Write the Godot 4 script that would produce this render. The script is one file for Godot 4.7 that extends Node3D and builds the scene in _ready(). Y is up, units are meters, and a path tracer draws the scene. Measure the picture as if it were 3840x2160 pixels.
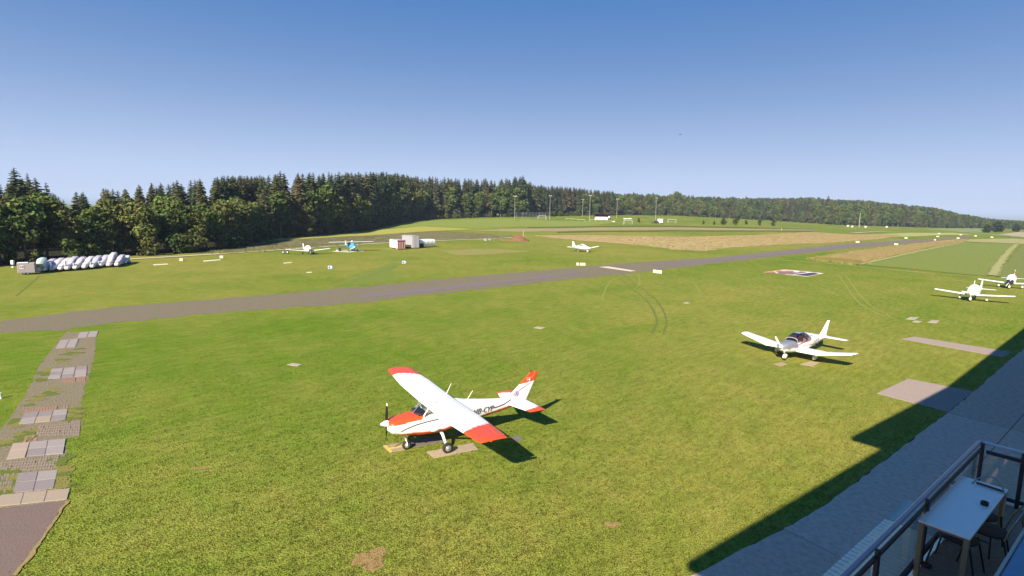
extends Node3D

const CAM_H := 9.87
const AZ := [-180, -45, -28, -24, -19, -14.2, -9.6, -3.6, 0.4, 4.3, 8.3, 12, 16, 23, 29.5, 35, 40, 45, 180]
const DE := [115, 115, 138, 182, 209, 268, 353, 387, 406, 470, 520, 600, 650, 700, 690, 760, 900, 1000, 1000]
const HE := [0, 0, 0, 0, 0, 0, 3.2, 4.8, 5.6, 6, 7, 7.5, 7.6, 4.4, 0.9, -0.5, -2, -3, 0]
const HL := [0, 0, 0, 0, 0, 0, 0, 1, 2, 2.5, 3, 8, 13, 18, 26, 22, 12, 2, 0]
const U := Vector3(0.775, 0.0, -0.632)     # along the club building, away from the camera
const N := Vector3(-0.632, 0.0, -0.775)    # from the building towards the airfield

var rng := RandomNumberGenerator.new()
var taken := {}
var mats := {}
var tex := {}
var big := FastNoiseLite.new()
var mid := FastNoiseLite.new()
var fine := FastNoiseLite.new()
var bare := []                              # polygons without grass tufts


# ------------------------------------------------------------------ mesh builder
class MB:
	var v := PackedVector3Array()
	var c := PackedColorArray()
	var s := PackedInt32Array()
	var col := Color(1, 1, 1)
	var gid := 0

	func tri(a: Vector3, b: Vector3, d: Vector3, sg := -1) -> void:
		for p in [a, b, d]:
			v.append(p)
			c.append(col)
			s.append(sg)

	func quad(a: Vector3, b: Vector3, d: Vector3, e: Vector3, sg := -1) -> void:
		tri(a, b, d, sg)
		tri(a, d, e, sg)

	func fix(n0: int) -> void:
		var vol := 0.0
		var o := v[n0] if n0 < v.size() else Vector3.ZERO
		for i in range(n0, v.size(), 3):
			vol += (v[i] - o).dot((v[i + 1] - o).cross(v[i + 2] - o))
		if vol > 0.0:
			for i in range(n0, v.size(), 3):
				var t := v[i + 1]
				v[i + 1] = v[i + 2]
				v[i + 2] = t
				var k := c[i + 1]
				c[i + 1] = c[i + 2]
				c[i + 2] = k

	# closed rings joined end to end; paint is a function from point to colour
	func loft(rings: Array, smooth := true, caps := true, paint = null) -> void:
		var n0 := v.size()
		gid += 1
		var g := gid if smooth else -1
		var m: int = rings[0].size()
		for i in range(rings.size() - 1):
			for j in range(m):
				var k := (j + 1) % m
				quad(rings[i][j], rings[i][k], rings[i + 1][k], rings[i + 1][j], g)
		if caps:
			for e in [0, rings.size() - 1]:
				var mid_p := Vector3.ZERO
				for p in rings[e]:
					mid_p += p
				mid_p /= m
				for j in range(m):
					var k := (j + 1) % m
					if e == 0:
						tri(mid_p, rings[e][k], rings[e][j])
					else:
						tri(mid_p, rings[e][j], rings[e][k])
		fix(n0)
		if paint != null:
			for i in range(n0, v.size()):
				c[i] = paint.call(v[i])

	func box(cen: Vector3, size: Vector3, b := Basis(), bev := 0.0) -> void:
		var h := size * 0.5
		var rings := []
		var ys := [[-h.y, bev], [-h.y + bev, 0.0], [h.y - bev, 0.0], [h.y, bev]] if bev > 0.0 else [[-h.y, 0.0], [h.y, 0.0]]
		for e in ys:
			var x: float = h.x - e[1]
			var z: float = h.z - e[1]
			var r := []
			if bev > 0.0:
				for q in [[x, z - bev], [x - bev, z], [-x + bev, z], [-x, z - bev], [-x, -z + bev], [-x + bev, -z], [x - bev, -z], [x, -z + bev]]:
					r.append(cen + b * Vector3(q[0], e[0], q[1]))
			else:
				for q in [[x, z], [-x, z], [-x, -z], [x, -z]]:
					r.append(cen + b * Vector3(q[0], e[0], q[1]))
			rings.append(r)
		loft(rings, false)

	func tube(path: Array, radii: Array, n := 8, flat := 1.0) -> void:
		var rings := []
		for i in range(path.size()):
			var d: Vector3
			if i == 0:
				d = path[1] - path[0]
			elif i == path.size() - 1:
				d = path[i] - path[i - 1]
			else:
				d = path[i + 1] - path[i - 1]
			d = d.normalized()
			var up := Vector3.UP if absf(d.y) < 0.9 else Vector3.RIGHT
			var a := d.cross(up).normalized()
			var b := a.cross(d)
			var rad: float = radii[mini(i, radii.size() - 1)]
			var r := []
			for j in range(n):
				var t := TAU * j / n
				r.append(path[i] + (a * cos(t) * flat + b * sin(t)) * rad)
			rings.append(r)
		loft(rings)

	func ell(cen: Vector3, rad: Vector3, nu := 12, nv := 8, paint = null) -> void:
		var rings := []
		for i in range(nv + 1):
			var f := PI * (0.02 + 0.96 * i / nv)
			var r := []
			for j in range(nu):
				var t := TAU * j / nu
				r.append(cen + Vector3(sin(f) * cos(t) * rad.x, cos(f) * rad.y, sin(f) * sin(t) * rad.z))
			rings.append(r)
		loft(rings, true, true, paint)

	# profile of Vector2(radius, along) turned about the local x axis of xf
	func lathe(profile: Array, n: int, xf: Transform3D, smooth := true) -> void:
		var rings := []
		for p in profile:
			var r := []
			for j in range(n):
				var t := TAU * j / n
				r.append(xf * Vector3(p.y, cos(t) * p.x, sin(t) * p.x))
			rings.append(r)
		loft(rings, smooth)

	# wing section from chord share a to b; st holds [span, leading edge, chord, height, thickness]
	func foil(st: Array, a: float, b: float, xf := Transform3D(), paint = null, n := 12, camber := 0.02) -> void:
		var rings := []
		for q in st:
			var up := []
			var lo := []
			for i in range(n + 1):
				var t := a + (b - a) * (0.5 - 0.5 * cos(PI * i / n)) if a < 0.05 else a + (b - a) * i / n
				var yt: float = 5.0 * q[4] * (0.2969 * sqrt(t) - 0.126 * t - 0.3516 * t * t + 0.2843 * t * t * t - 0.1015 * t * t * t * t)
				yt = maxf(yt, 0.0015)
				var yc := camber * 4.0 * t * (1.0 - t)
				up.append(xf * Vector3(q[1] + q[2] * t, q[3] + q[2] * (yc + yt), q[0]))
				lo.append(xf * Vector3(q[1] + q[2] * t, q[3] + q[2] * (yc - yt), q[0]))
			lo.reverse()
			lo.pop_back()
			rings.append(up + lo)
		loft(rings, true, true, paint)

	func mesh() -> ArrayMesh:
		var st := SurfaceTool.new()
		st.begin(Mesh.PRIMITIVE_TRIANGLES)
		for i in range(v.size()):
			st.set_smooth_group(s[i])
			st.set_color(c[i])
			st.add_vertex(v[i])
		st.generate_normals()
		return st.commit()


# ------------------------------------------------------------------ helpers
func numbered(n: String) -> String:
	if not taken.has(n):
		taken[n] = 1
		return n
	taken[n] += 1
	return "%s_%03d" % [n, taken[n] - 1]

func tag(o: Node, label: String, category: String, group := "", kind := "") -> void:
	if label != "":
		o.set_meta("label", label)
	if category != "":
		o.set_meta("category", category)
	if group != "":
		o.set_meta("group", group)
	if kind != "":
		o.set_meta("kind", kind)

func thing(called: String, label: String, category: String, at := Vector3.ZERO, yaw := 0.0, group := "") -> Node3D:
	var o := Node3D.new()
	o.name = numbered(called)
	add_child(o)
	o.position = at
	o.rotation.y = yaw
	tag(o, label, category, group)
	return o

func put(called: String, m, material: Material, parent: Node, label := "") -> MeshInstance3D:
	var o := MeshInstance3D.new()
	var me: Mesh = m.mesh() if m is MB else m
	if me.get_surface_count() > 0 and material != null:
		if me is PrimitiveMesh:
			(me as PrimitiveMesh).material = material
		else:
			me.surface_set_material(0, material)
	o.mesh = me
	o.cast_shadow = GeometryInstance3D.SHADOW_CASTING_SETTING_ON
	if parent == self:
		o.name = numbered(called)
	else:
		var k := 0
		var nm := called
		while parent.has_node(nm):
			k += 1
			nm = "%s_%03d" % [called, k]
		o.name = nm
	parent.add_child(o)
	if label != "":
		o.set_meta("label", label)
	return o

func single(called: String, m, material: Material, label: String, category: String, at := Vector3.ZERO, yaw := 0.0, group := "") -> MeshInstance3D:
	var o := put(called, m, material, self)
	o.position = at
	o.rotation.y = yaw
	tag(o, label, category, group)
	return o

func struct(called: String, m, material: Material) -> MeshInstance3D:
	var o := put(called, m, material, self)
	o.set_meta("kind", "structure")
	return o

func lin(r: float, g: float, b: float) -> Color:
	return Color(r, g, b).linear_to_srgb()

# plain material from a linear base colour
func paint(r: float, g: float, b: float, rough := 0.5, metal := 0.0, coat := 0.0) -> StandardMaterial3D:
	var key := "%f %f %f %f %f %f" % [r, g, b, rough, metal, coat]
	if mats.has(key):
		return mats[key]
	var m := StandardMaterial3D.new()
	m.albedo_color = lin(r, g, b)
	m.roughness = rough
	m.metallic = metal
	if coat > 0.0:
		m.clearcoat_enabled = true
		m.clearcoat = coat
		m.clearcoat_roughness = 0.08
	mats[key] = m
	return m

func vpaint(rough := 0.35, coat := 0.0, backlit := false) -> StandardMaterial3D:
	var key := "v %f %f %s" % [rough, coat, backlit]
	if mats.has(key):
		return mats[key]
	var m := StandardMaterial3D.new()
	m.vertex_color_use_as_albedo = true
	m.roughness = rough
	if coat > 0.0:
		m.clearcoat_enabled = true
		m.clearcoat = coat
		m.clearcoat_roughness = 0.1
	if backlit:
		m.cull_mode = BaseMaterial3D.CULL_DISABLED
		m.backlight_enabled = true
		m.backlight = Color(0.30, 0.38, 0.13)
		m.metallic_specular = 0.2
	mats[key] = m
	return m

func glass(r: float, g: float, b: float, a: float) -> StandardMaterial3D:
	var m := StandardMaterial3D.new()
	m.transparency = BaseMaterial3D.TRANSPARENCY_ALPHA
	m.albedo_color = Color(r, g, b, a)
	m.roughness = 0.03
	m.cull_mode = BaseMaterial3D.CULL_DISABLED
	return m

# grey-scale noise texture between lo and hi (linear), two layers
func noise_tex(key: String, size: int, f1: float, f2: float, share: float, lo: float, hi: float, sd: int, tint := Color(0, 0, 0)) -> ImageTexture:
	if tex.has(key):
		return tex[key]
	var a := FastNoiseLite.new()
	a.seed = sd
	a.frequency = f1
	a.fractal_octaves = 4
	var b := FastNoiseLite.new()
	b.seed = sd + 7
	b.frequency = f2
	b.fractal_octaves = 3
	var ia := a.get_seamless_image(size, size)
	var ib := b.get_seamless_image(size, size)
	var out := Image.create(size, size, false, Image.FORMAT_RGB8)
	for y in range(size):
		for x in range(size):
			var q := ia.get_pixel(x, y).r * (1.0 - share) + ib.get_pixel(x, y).r * share
			q = clampf((q - 0.5) * 1.5 + 0.5, 0.0, 1.0)
			var w := lo + (hi - lo) * q
			out.set_pixel(x, y, Color(w + tint.r * (1.0 - q), w + tint.g * (1.0 - q), w + tint.b * (1.0 - q)).linear_to_srgb())
	out.generate_mipmaps()
	tex[key] = ImageTexture.create_from_image(out)
	return tex[key]

# ground-like material: world-sized noise times a base colour, with relief
func earth(key: String, r: float, g: float, b: float, scale := 0.3, lo := 0.5, hi := 1.0, relief := 1.0, verts := false) -> StandardMaterial3D:
	if mats.has("e" + key):
		return mats["e" + key]
	var m := StandardMaterial3D.new()
	m.albedo_color = lin(r, g, b)
	m.albedo_texture = noise_tex("n%.2f%.2f" % [lo, hi], 512, 0.03, 0.16, 0.5, lo, hi, 11)
	m.uv1_triplanar = true
	m.uv1_world_triplanar = true
	m.uv1_scale = Vector3.ONE * scale
	m.roughness = 0.95
	m.metallic_specular = 0.15
	m.vertex_color_use_as_albedo = verts
	if relief > 0.0:
		m.normal_enabled = true
		m.normal_texture = bump_tex()
		m.normal_scale = relief
	mats["e" + key] = m
	return m

func bump_tex() -> ImageTexture:
	if tex.has("bump"):
		return tex["bump"]
	var a := FastNoiseLite.new()
	a.seed = 31
	a.frequency = 0.07
	a.fractal_octaves = 4
	var im := a.get_seamless_image(512, 512)
	im.convert(Image.FORMAT_RGBA8)
	im.bump_map_to_normal_map(6.0)
	im.generate_mipmaps()
	tex["bump"] = ImageTexture.create_from_image(im)
	return tex["bump"]

func lerp_table(a: float, xs: Array, ys: Array) -> float:
	for i in range(xs.size() - 1):
		if a <= xs[i + 1]:
			return lerpf(ys[i], ys[i + 1], clampf((a - xs[i]) / (xs[i + 1] - xs[i]), 0.0, 1.0))
	return ys[-1]

func ter(x: float, z: float) -> float:
	var d := sqrt(x * x + z * z)
	if d < 115.0:
		return 0.0
	var a := rad_to_deg(atan2(x, -z))
	var de := lerp_table(a, AZ, DE)
	var t := clampf((d - 190.0) / maxf(de - 190.0, 1.0), 0.0, 1.0) if d > 190.0 else 0.0
	var y := lerp_table(a, AZ, HE) * t
	if d > de:
		y += lerp_table(a, AZ, HL) * smoothstep(0.0, 1.0, (d - de) / 550.0)
	return y

func on(p: Vector2, up := 0.0) -> Vector3:
	return Vector3(p.x, ter(p.x, p.y) + up, p.y)

# linear colour of the grass at a place: greener and drier patches of the turf itself
func grass_col(x: float, z: float) -> Color:
	var d := sqrt(x * x + z * z)
	var w := x * 0.73 - z * 0.68
	var dry := 0.42 + 0.5 * big.get_noise_2d(x, z) + 0.30 * mid.get_noise_2d(x, z) + 0.25 * fine.get_noise_2d(x, z) + 0.22 * mid.get_noise_2d(w * 0.25, (x * 0.68 + z * 0.73) * 2.6)
	var over := (-z) - (71.0 + 0.93 * (x + 4.4))        # beyond the runway
	if over > 0.0:
		dry += 0.22
	dry += clampf(0.022 * (x + 3.0), -0.36, 0.30) * (1.0 - smoothstep(38.0, 75.0, d))
	if d > 330.0:
		dry -= 0.25
	dry = clampf(dry, 0.0, 1.0)
	var a := Color(0.098, 0.172, 0.019)
	var b := Color(0.205, 0.218, 0.052)
	return a.lerp(b, dry)

# polygon of the ground as a sheet laid "up" above the terrain
func sheet_mesh(poly: Array, up: float, edge := 3.0, jag := 0.0) -> MB:
	var pts := PackedVector2Array()
	for i in range(poly.size()):
		var a: Vector2 = poly[i]
		var b: Vector2 = poly[(i + 1) % poly.size()]
		var n := clampi(int(a.distance_to(b) / edge), 1, 160)
		for k in range(n):
			var p := a.lerp(b, float(k) / n)
			if jag > 0.0:
				p += Vector2(rng.randf_range(-jag, jag), rng.randf_range(-jag, jag))
			pts.append(p)
	var idx := Geometry2D.triangulate_polygon(pts)
	var mb := MB.new()
	if idx.is_empty():
		pts = PackedVector2Array(poly)
		idx = Geometry2D.triangulate_polygon(pts)
	for i in range(0, idx.size(), 3):
		split(mb, pts[idx[i]], pts[idx[i + 1]], pts[idx[i + 2]], up, 0)
	return mb

func split(mb: MB, a: Vector2, b: Vector2, d: Vector2, up: float, level: int) -> void:
	var far := maxf(a.length(), maxf(b.length(), d.length())) > 180.0
	var longest := maxf(a.distance_to(b), maxf(b.distance_to(d), d.distance_to(a)))
	if far and longest > 16.0 and level < 7:
		var q := [a, b, d]
		if b.distance_to(d) >= longest - 0.001:
			q = [b, d, a]
		elif d.distance_to(a) >= longest - 0.001:
			q = [d, a, b]
		var m: Vector2 = (q[0] + q[1]) * 0.5
		split(mb, q[0], m, q[2], up, level + 1)
		split(mb, m, q[1], q[2], up, level + 1)
		return
	var p := on(a, up)
	var r := on(b, up)
	var t := on(d, up)
	if (r - p).cross(t - p).y > 0.0:
		mb.tri(p, t, r, 1)
	else:
		mb.tri(p, r, t, 1)

func sheet(called: String, poly: Array, up: float, m: Material, edge := 3.0, jag := 0.0) -> MeshInstance3D:
	return struct(called, sheet_mesh(poly, up, edge, jag), m)

# smooth line through the points
func curve(pts: Array, step := 0.6) -> Array:
	var cv := Curve2D.new()
	for i in range(pts.size()):
		var t: Vector2 = (pts[mini(i + 1, pts.size() - 1)] - pts[maxi(i - 1, 0)]) / 6.0
		cv.add_point(pts[i], -t, t)
	var out := []
	var n := maxi(2, int(cv.get_baked_length() / step))
	for i in range(n + 1):
		out.append(cv.sample_baked(cv.get_baked_length() * i / n))
	return out

func ribbon(pts: Array, width: float, up: float, jag := 0.0) -> MB:
	var mb := MB.new()
	var l := []
	for i in range(pts.size()):
		var d: Vector2 = (pts[mini(i + 1, pts.size() - 1)] - pts[maxi(i - 1, 0)]).normalized()
		var s := Vector2(-d.y, d.x) * width * 0.5
		var j1 := rng.randf_range(1.0 - jag, 1.0 + jag)
		var j2 := rng.randf_range(1.0 - jag, 1.0 + jag)
		l.append([on(pts[i] + s * j1, up), on(pts[i] - s * j2, up)])
	for i in range(l.size() - 1):
		var q := [l[i][0], l[i + 1][0], l[i + 1][1], l[i][1]]
		if (q[1] - q[0]).cross(q[2] - q[0]).y > 0.0:
			q.reverse()
		mb.quad(q[0], q[1], q[2], q[3], 1)
	return mb

# flat slab with upright sides over a four-cornered outline
func slab(poly: Array, y0: float, y1: float) -> MB:
	var mb := MB.new()
	var cen := Vector2.ZERO
	for p in poly:
		cen += p / poly.size()
	var r := []
	for e in [[y0, 1.0], [y1 - 0.006, 1.0], [y1, 0.985]]:
		var ring := []
		for p in poly:
			var q: Vector2 = cen + (p - cen) * e[1]
			ring.append(Vector3(q.x, e[0], q.y))
		r.append(ring)
	mb.loft(r, false)
	return mb

func bil(q: Array, s: float, t: float) -> Vector2:
	return (q[0].lerp(q[1], s)).lerp(q[3].lerp(q[2], s), t)

func sub_quad(q: Array, s0: float, s1: float, t0: float, t1: float) -> Array:
	return [bil(q, s0, t0), bil(q, s1, t0), bil(q, s1, t1), bil(q, s0, t1)]

func text(called: String, words: String, height: float, m: Material, parent: Node, xf: Transform3D, slant := 0.0) -> void:
	var t := TextMesh.new()
	t.text = words
	var f := SystemFont.new()
	f.font_names = PackedStringArray(["Droid Sans"])
	t.font = f
	t.font_size = 64
	t.pixel_size = height / 46.0
	t.depth = 0.008
	t.material = m
	var o := MeshInstance3D.new()
	o.mesh = t
	o.name = called
	parent.add_child(o, true)
	if slant != 0.0:
		xf.basis = xf.basis * Basis(Vector3(1, 0, 0), Vector3(slant, 1, 0), Vector3(0, 0, 1))
	o.transform = xf


# ------------------------------------------------------------------ the scene
func _ready() -> void:
	rng.seed = 5
	big.seed = 3
	big.frequency = 0.016
	big.fractal_octaves = 3
	mid.seed = 9
	mid.frequency = 0.09
	mid.fractal_octaves = 3
	fine.seed = 21
	fine.frequency = 0.55
	fine.fractal_octaves = 2

	var cam := Camera3D.new()
	cam.name = "camera"
	add_child(cam)
	cam.position = Vector3(0, CAM_H, 0)
	cam.basis = Basis(Vector3.RIGHT, -0.1361) * Basis(Vector3.BACK, 0.0177)
	cam.fov = 53.99
	cam.near = 0.05
	cam.far = 6000.0
	cam.current = true

	var env := Environment.new()
	env.background_mode = Environment.BG_SKY
	var sky := Sky.new()
	var sm := ProceduralSkyMaterial.new()
	sm.sky_top_color = lin(0.012, 0.128, 0.38)
	sm.sky_horizon_color = lin(0.60, 0.71, 0.88)
	sm.sky_curve = 0.092
	sm.ground_bottom_color = Color(0.20, 0.24, 0.12)
	sm.ground_horizon_color = Color(0.45, 0.50, 0.45)
	sm.ground_curve = 0.05
	sm.sun_angle_max = 8.0
	sky.sky_material = sm
	env.sky = sky
	env.background_energy_multiplier = 0.62
	env.tonemap_mode = Environment.TONE_MAPPER_LINEAR
	env.tonemap_exposure = 2.1
	env.sdfgi_enabled = true
	env.ssao_enabled = true
	env.ssil_enabled = true
	env.fog_enabled = true
	env.fog_density = 0.00015
	env.fog_light_color = Color(0.74, 0.80, 0.92)
	var we := WorldEnvironment.new()
	we.name = "world_environment"
	we.environment = env
	add_child(we)

	var sun := DirectionalLight3D.new()
	sun.name = "sun"
	add_child(sun)
	var sa := deg_to_rad(23.4)
	var se := deg_to_rad(33.4)
	sun.look_at_from_position(Vector3.ZERO, Vector3(sin(sa) * cos(se), -sin(se), -cos(sa) * cos(se)))
	sun.light_energy = 1.55
	sun.light_color = Color(1.0, 0.955, 0.87)
	sun.light_angular_distance = 0.53
	sun.shadow_enabled = true
	sun.directional_shadow_max_distance = 900.0

	terrain()
	fields()
	runway()
	left_path()
	apron()
	building()
	forest()
	balcony()
	red_white_plane()
	silver_plane()
	right_planes()
	far_planes()
	trailers()
	containers()
	pitch()
	markers()
	small_things()
	grass()


# ------------------------------------------------------------------ ground
func terrain() -> void:
	var rows := []
	var d := 0.6
	while d < 4200.0:
		rows.append(d)
		d *= 1.026 if d > 10.0 else 1.25
	var na := 400
	var v := PackedVector3Array()
	var nn := PackedVector3Array()
	var cc := PackedColorArray()
	var uv := PackedVector2Array()
	var uv2 := PackedVector2Array()
	var ix := PackedInt32Array()
	# finer steps of angle where the field lies, coarser behind
	var angs := []
	for i in range(321):
		angs.append(deg_to_rad(-64.0 + 128.0 * i / 320.0))
	for i in range(1, na - 320):
		angs.append(deg_to_rad(64.0 + 232.0 * i / (na - 320)))
	for r in rows:
		for a in angs:
			var x: float = sin(a) * r
			var z: float = -cos(a) * r
			v.append(Vector3(x, ter(x, z), z))
			nn.append(Vector3.UP)
			var g := grass_col(x, z)
			cc.append(Color(g.r * 2.27, g.g * 2.02, g.b * 1.8))
			uv.append(Vector2(x, z) / 3.4)
			uv2.append(Vector2((x * 0.70 - z * 0.71) / 64.0, (x * 0.71 + z * 0.70) / 15.0))
	var m := angs.size()
	for i in range(rows.size() - 1):
		for j in range(m):
			var k := (j + 1) % m
			var p := i * m + j
			var q := i * m + k
			ix.append_array([p, p + m, q, q, p + m, q + m])
	var arr := []
	arr.resize(Mesh.ARRAY_MAX)
	arr[Mesh.ARRAY_VERTEX] = v
	arr[Mesh.ARRAY_NORMAL] = nn
	arr[Mesh.ARRAY_COLOR] = cc
	arr[Mesh.ARRAY_TEX_UV] = uv
	arr[Mesh.ARRAY_TEX_UV2] = uv2
	arr[Mesh.ARRAY_INDEX] = ix
	var me := ArrayMesh.new()
	me.add_surface_from_arrays(Mesh.PRIMITIVE_TRIANGLES, arr)
	var st := SurfaceTool.new()
	st.create_from(me, 0)
	st.generate_normals()
	st.generate_tangents()
	me = st.commit()
	var gm := StandardMaterial3D.new()
	gm.vertex_color_use_as_albedo = true
	gm.albedo_texture = noise_tex("turf", 1024, 0.06, 0.22, 0.6, 0.46, 1.0, 41)
	gm.detail_enabled = true
	gm.detail_blend_mode = BaseMaterial3D.BLEND_MODE_MUL
	gm.detail_uv_layer = BaseMaterial3D.DETAIL_UV_2
	gm.detail_albedo = noise_tex("turf_patch", 1024, 0.03, 0.15, 0.55, 0.52, 1.0, 61)
	gm.normal_enabled = true
	gm.normal_texture = bump_tex()
	gm.normal_scale = 0.9
	gm.roughness = 0.95
	gm.metallic_specular = 0.12
	struct("ground", me, gm)

func fields() -> void:
	var plough := earth("plough", 0.40, 0.345, 0.215, 0.16, 0.35, 1.0, 1.5)
	sheet("ploughed_field", [Vector2(-67.32, -124.22), Vector2(-69.11, -158.95), Vector2(-55.95, -193.03), Vector2(-40.51, -219.51), Vector2(-30.53, -228.89), Vector2(-13.92, -219.83), Vector2(-0.05, -209.77), Vector2(-2.8, -197.34), Vector2(-24.08, -180.54), Vector2(-42.61, -155.52), Vector2(-54.04, -130.21), Vector2(-60.47, -117.65)], 0.06, plough, 4.0, 0.5)
	var yell := earth("meadow_strip", 0.44, 0.42, 0.09, 0.1, 0.6, 1.0, 1.0)
	sheet("meadow_strip", [Vector2(-69.45, -131.64), Vector2(-74.11, -170.5), Vector2(-60.12, -238.11), Vector2(-43.26, -268.04), Vector2(-15.77, -248.76), Vector2(-33.88, -229.85), Vector2(-56.49, -194.9), Vector2(-69.66, -160.21)], 0.10, yell, 4.0, 0.5)
	var lush := earth("lush", 0.235, 0.285, 0.06, 0.08, 0.75, 1.0, 0.6)
	sheet("sports_field", [Vector2(-61.85, -248.42), Vector2(-54.84, -325.8), Vector2(-23.12, -363.67), Vector2(2.31, -371.64), Vector2(53.76, -368.44), Vector2(69.59, -370.46), Vector2(40.33, -304.96), Vector2(-16.36, -258.01), Vector2(-43.48, -271.78)], 0.05, lush, 6.0, 0.4)
	var dirt := earth("dirt", 0.40, 0.33, 0.165, 0.08, 0.6, 1.0, 1.0)
	sheet("dirt_track", [Vector2(-18.53, -239.52), Vector2(7.22, -262.47), Vector2(65.35, -302.28), Vector2(145.75, -342.28), Vector2(197.44, -374.04), Vector2(186.5, -353.21), Vector2(106.26, -298.35), Vector2(39.95, -261.47), Vector2(1.57, -235.8)], 0.05, dirt, 6.0, 0.7)
	var ditch := earth("ditch", 0.14, 0.16, 0.05, 0.15, 0.6, 1.0, 1.0)
	sheet("ditch_verge", [Vector2(7.5, -272.78), Vector2(69.12, -319.92), Vector2(155.65, -365.67), Vector2(207.59, -393.36), Vector2(199.39, -377.76), Vector2(148.8, -349.49), Vector2(66.7, -308.6), Vector2(7.35, -267.18)], 0.12, ditch, 6.0, 0.6)
	sheet("ditch_verge", [Vector2(18.58, -242.47), Vector2(38.94, -254.77), Vector2(103.47, -290.46), Vector2(181.88, -344.42), Vector2(175.94, -333.1), Vector2(100.18, -281.15), Vector2(37.93, -248.09), Vector2(18.15, -236.73)], 0.12, ditch, 6.0, 0.6)
	var tan := earth("dry_meadow", 0.56, 0.425, 0.21, 0.11, 0.62, 1.0, 1.2)
	sheet("dry_meadow", [Vector2(8.31, -216.96), Vector2(34.38, -224.51), Vector2(67.41, -225.03), Vector2(109.04, -255.56), Vector2(172.18, -325.96), Vector2(183.81, -308.93), Vector2(223.05, -332.02), Vector2(208.33, -305.84), Vector2(155.7, -247.09), Vector2(111.77, -204.94), Vector2(86.36, -187.95), Vector2(66.81, -172.06), Vector2(51.58, -152.82), Vector2(44.55, -155.71), Vector2(38.63, -175.82), Vector2(28.91, -188.2), Vector2(15.56, -202.21)], 0.05, tan, 3.0, 1.2)
	sheet("dry_meadow", [Vector2(70.39, -131.33), Vector2(82.36, -145.99), Vector2(127.11, -190.92), Vector2(216.1, -275.67), Vector2(223.94, -279.44), Vector2(192.75, -245.72), Vector2(144.57, -196.86), Vector2(106.64, -155.77), Vector2(81.33, -128.28), Vector2(72.56, -119.8)], 0.06, tan, 2.0, 0.5)
	sheet("dry_patch", [Vector2(-16.97, -134.28), Vector2(-11.13, -144.27), Vector2(-0.98, -143.93), Vector2(3.96, -139.48), Vector2(-4.44, -127.33), Vector2(-12, -122.22)], 0.03, earth("dry_patch", 0.34, 0.31, 0.095, 0.15, 0.6, 1.0, 1.0), 2.0, 0.9)
	var crop := earth("crop", 0.235, 0.28, 0.065, 0.13, 0.7, 1.0, 1.2)
	sheet("crop_field", [Vector2(72.53, -117.12), Vector2(102.16, -149.16), Vector2(191.89, -242.44), Vector2(207.52, -234.69), Vector2(82.37, -97.25), Vector2(77.25, -108.34)], 0.06, crop, 3.0, 0.35)
	sheet("crop_field", [Vector2(200.87, -224.25), Vector2(192.31, -194.39), Vector2(89.27, -85.73), Vector2(87.19, -87.32), Vector2(83.95, -95.74), Vector2(83.56, -97.43)], 0.1, earth("crop2", 0.22, 0.25, 0.07, 0.13, 0.7, 1.0, 1.2), 3.0, 0.35)
	var pale := earth("pale_edge", 0.42, 0.41, 0.16, 0.3, 0.6, 1.0, 0.8)
	struct("mown_edge", ribbon(curve([Vector2(56.07, -129.41), Vector2(66.52, -118.64), Vector2(70.16, -111.7), Vector2(73.86, -103.52), Vector2(81.08, -94.74), Vector2(85.6, -85.7)]), 0.7, 0.03, 0.5), pale)
	struct("mown_edge", ribbon(curve([Vector2(71.2, -116.01), Vector2(100.06, -146.06), Vector2(128.67, -176.23), Vector2(194.92, -245.2)]), 1.2, 0.16, 0.4), pale)
	struct("mown_edge", ribbon(curve([Vector2(208.77, -235.16), Vector2(137.64, -157.95), Vector2(84.08, -98.71)]), 1.6, 0.12, 0.5), pale)
	sheet("stubble_field", [Vector2(230.28, -286.14), Vector2(277.02, -316.79), Vector2(284.35, -288.11), Vector2(217.97, -220.52), Vector2(217.16, -244.1), Vector2(202.21, -254.42)], 0.06, earth("stubble", 0.42, 0.39, 0.17, 0.12, 0.65, 1.0, 1.0), 5.0, 0.6)
	sheet("stubble_field", [Vector2(346.97, -406.31), Vector2(461.35, -520.22), Vector2(520.59, -521.22), Vector2(344.47, -344.41), Vector2(322.18, -358.3)], 0.06, earth("stubble2", 0.50, 0.41, 0.26, 0.12, 0.65, 1.0, 1.0), 5.0, 0.6)
	sheet("green_hill_field", [Vector2(380.83, -524.65), Vector2(553.86, -702.65), Vector2(621.36, -742.34), Vector2(414.79, -490.87), Vector2(369.41, -468.11)], 0.06, earth("hillfield", 0.23, 0.28, 0.09, 0.05, 0.8, 1.0, 0.5), 8.0, 0.5)
	struct("country_road", ribbon(curve([Vector2(394.01, -576.27), Vector2(397.2, -550.99), Vector2(369.41, -468.11), Vector2(340.45, -402.63), Vector2(313.78, -348.92), Vector2(283.55, -291.45)], 3.0), 4.0, 0.08), earth("road", 0.36, 0.34, 0.27, 0.2, 0.8, 1.0, 0.4))
	sheet("pale_field", [Vector2(200.55, -318.74), Vector2(259.45, -375.08), Vector2(323.08, -416.63), Vector2(313.38, -386.55), Vector2(255.81, -341.96), Vector2(201.61, -294.1)], 0.05, earth("palefield", 0.40, 0.40, 0.14, 0.1, 0.75, 1.0, 0.8), 5.0, 0.6)
	struct("gravel_path", ribbon(curve([Vector2(-68.63, -100.52), Vector2(-63.58, -108.7), Vector2(-57.98, -119.37), Vector2(-50.43, -135.32), Vector2(-41.91, -152.99), Vector2(-23.78, -178.26), Vector2(-8.2, -194.22), Vector2(-0.03, -201.76)]), 2.0, 0.09, 0.1), earth("gravel", 0.55, 0.49, 0.33, 0.5, 0.75, 1.0, 0.6))
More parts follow.
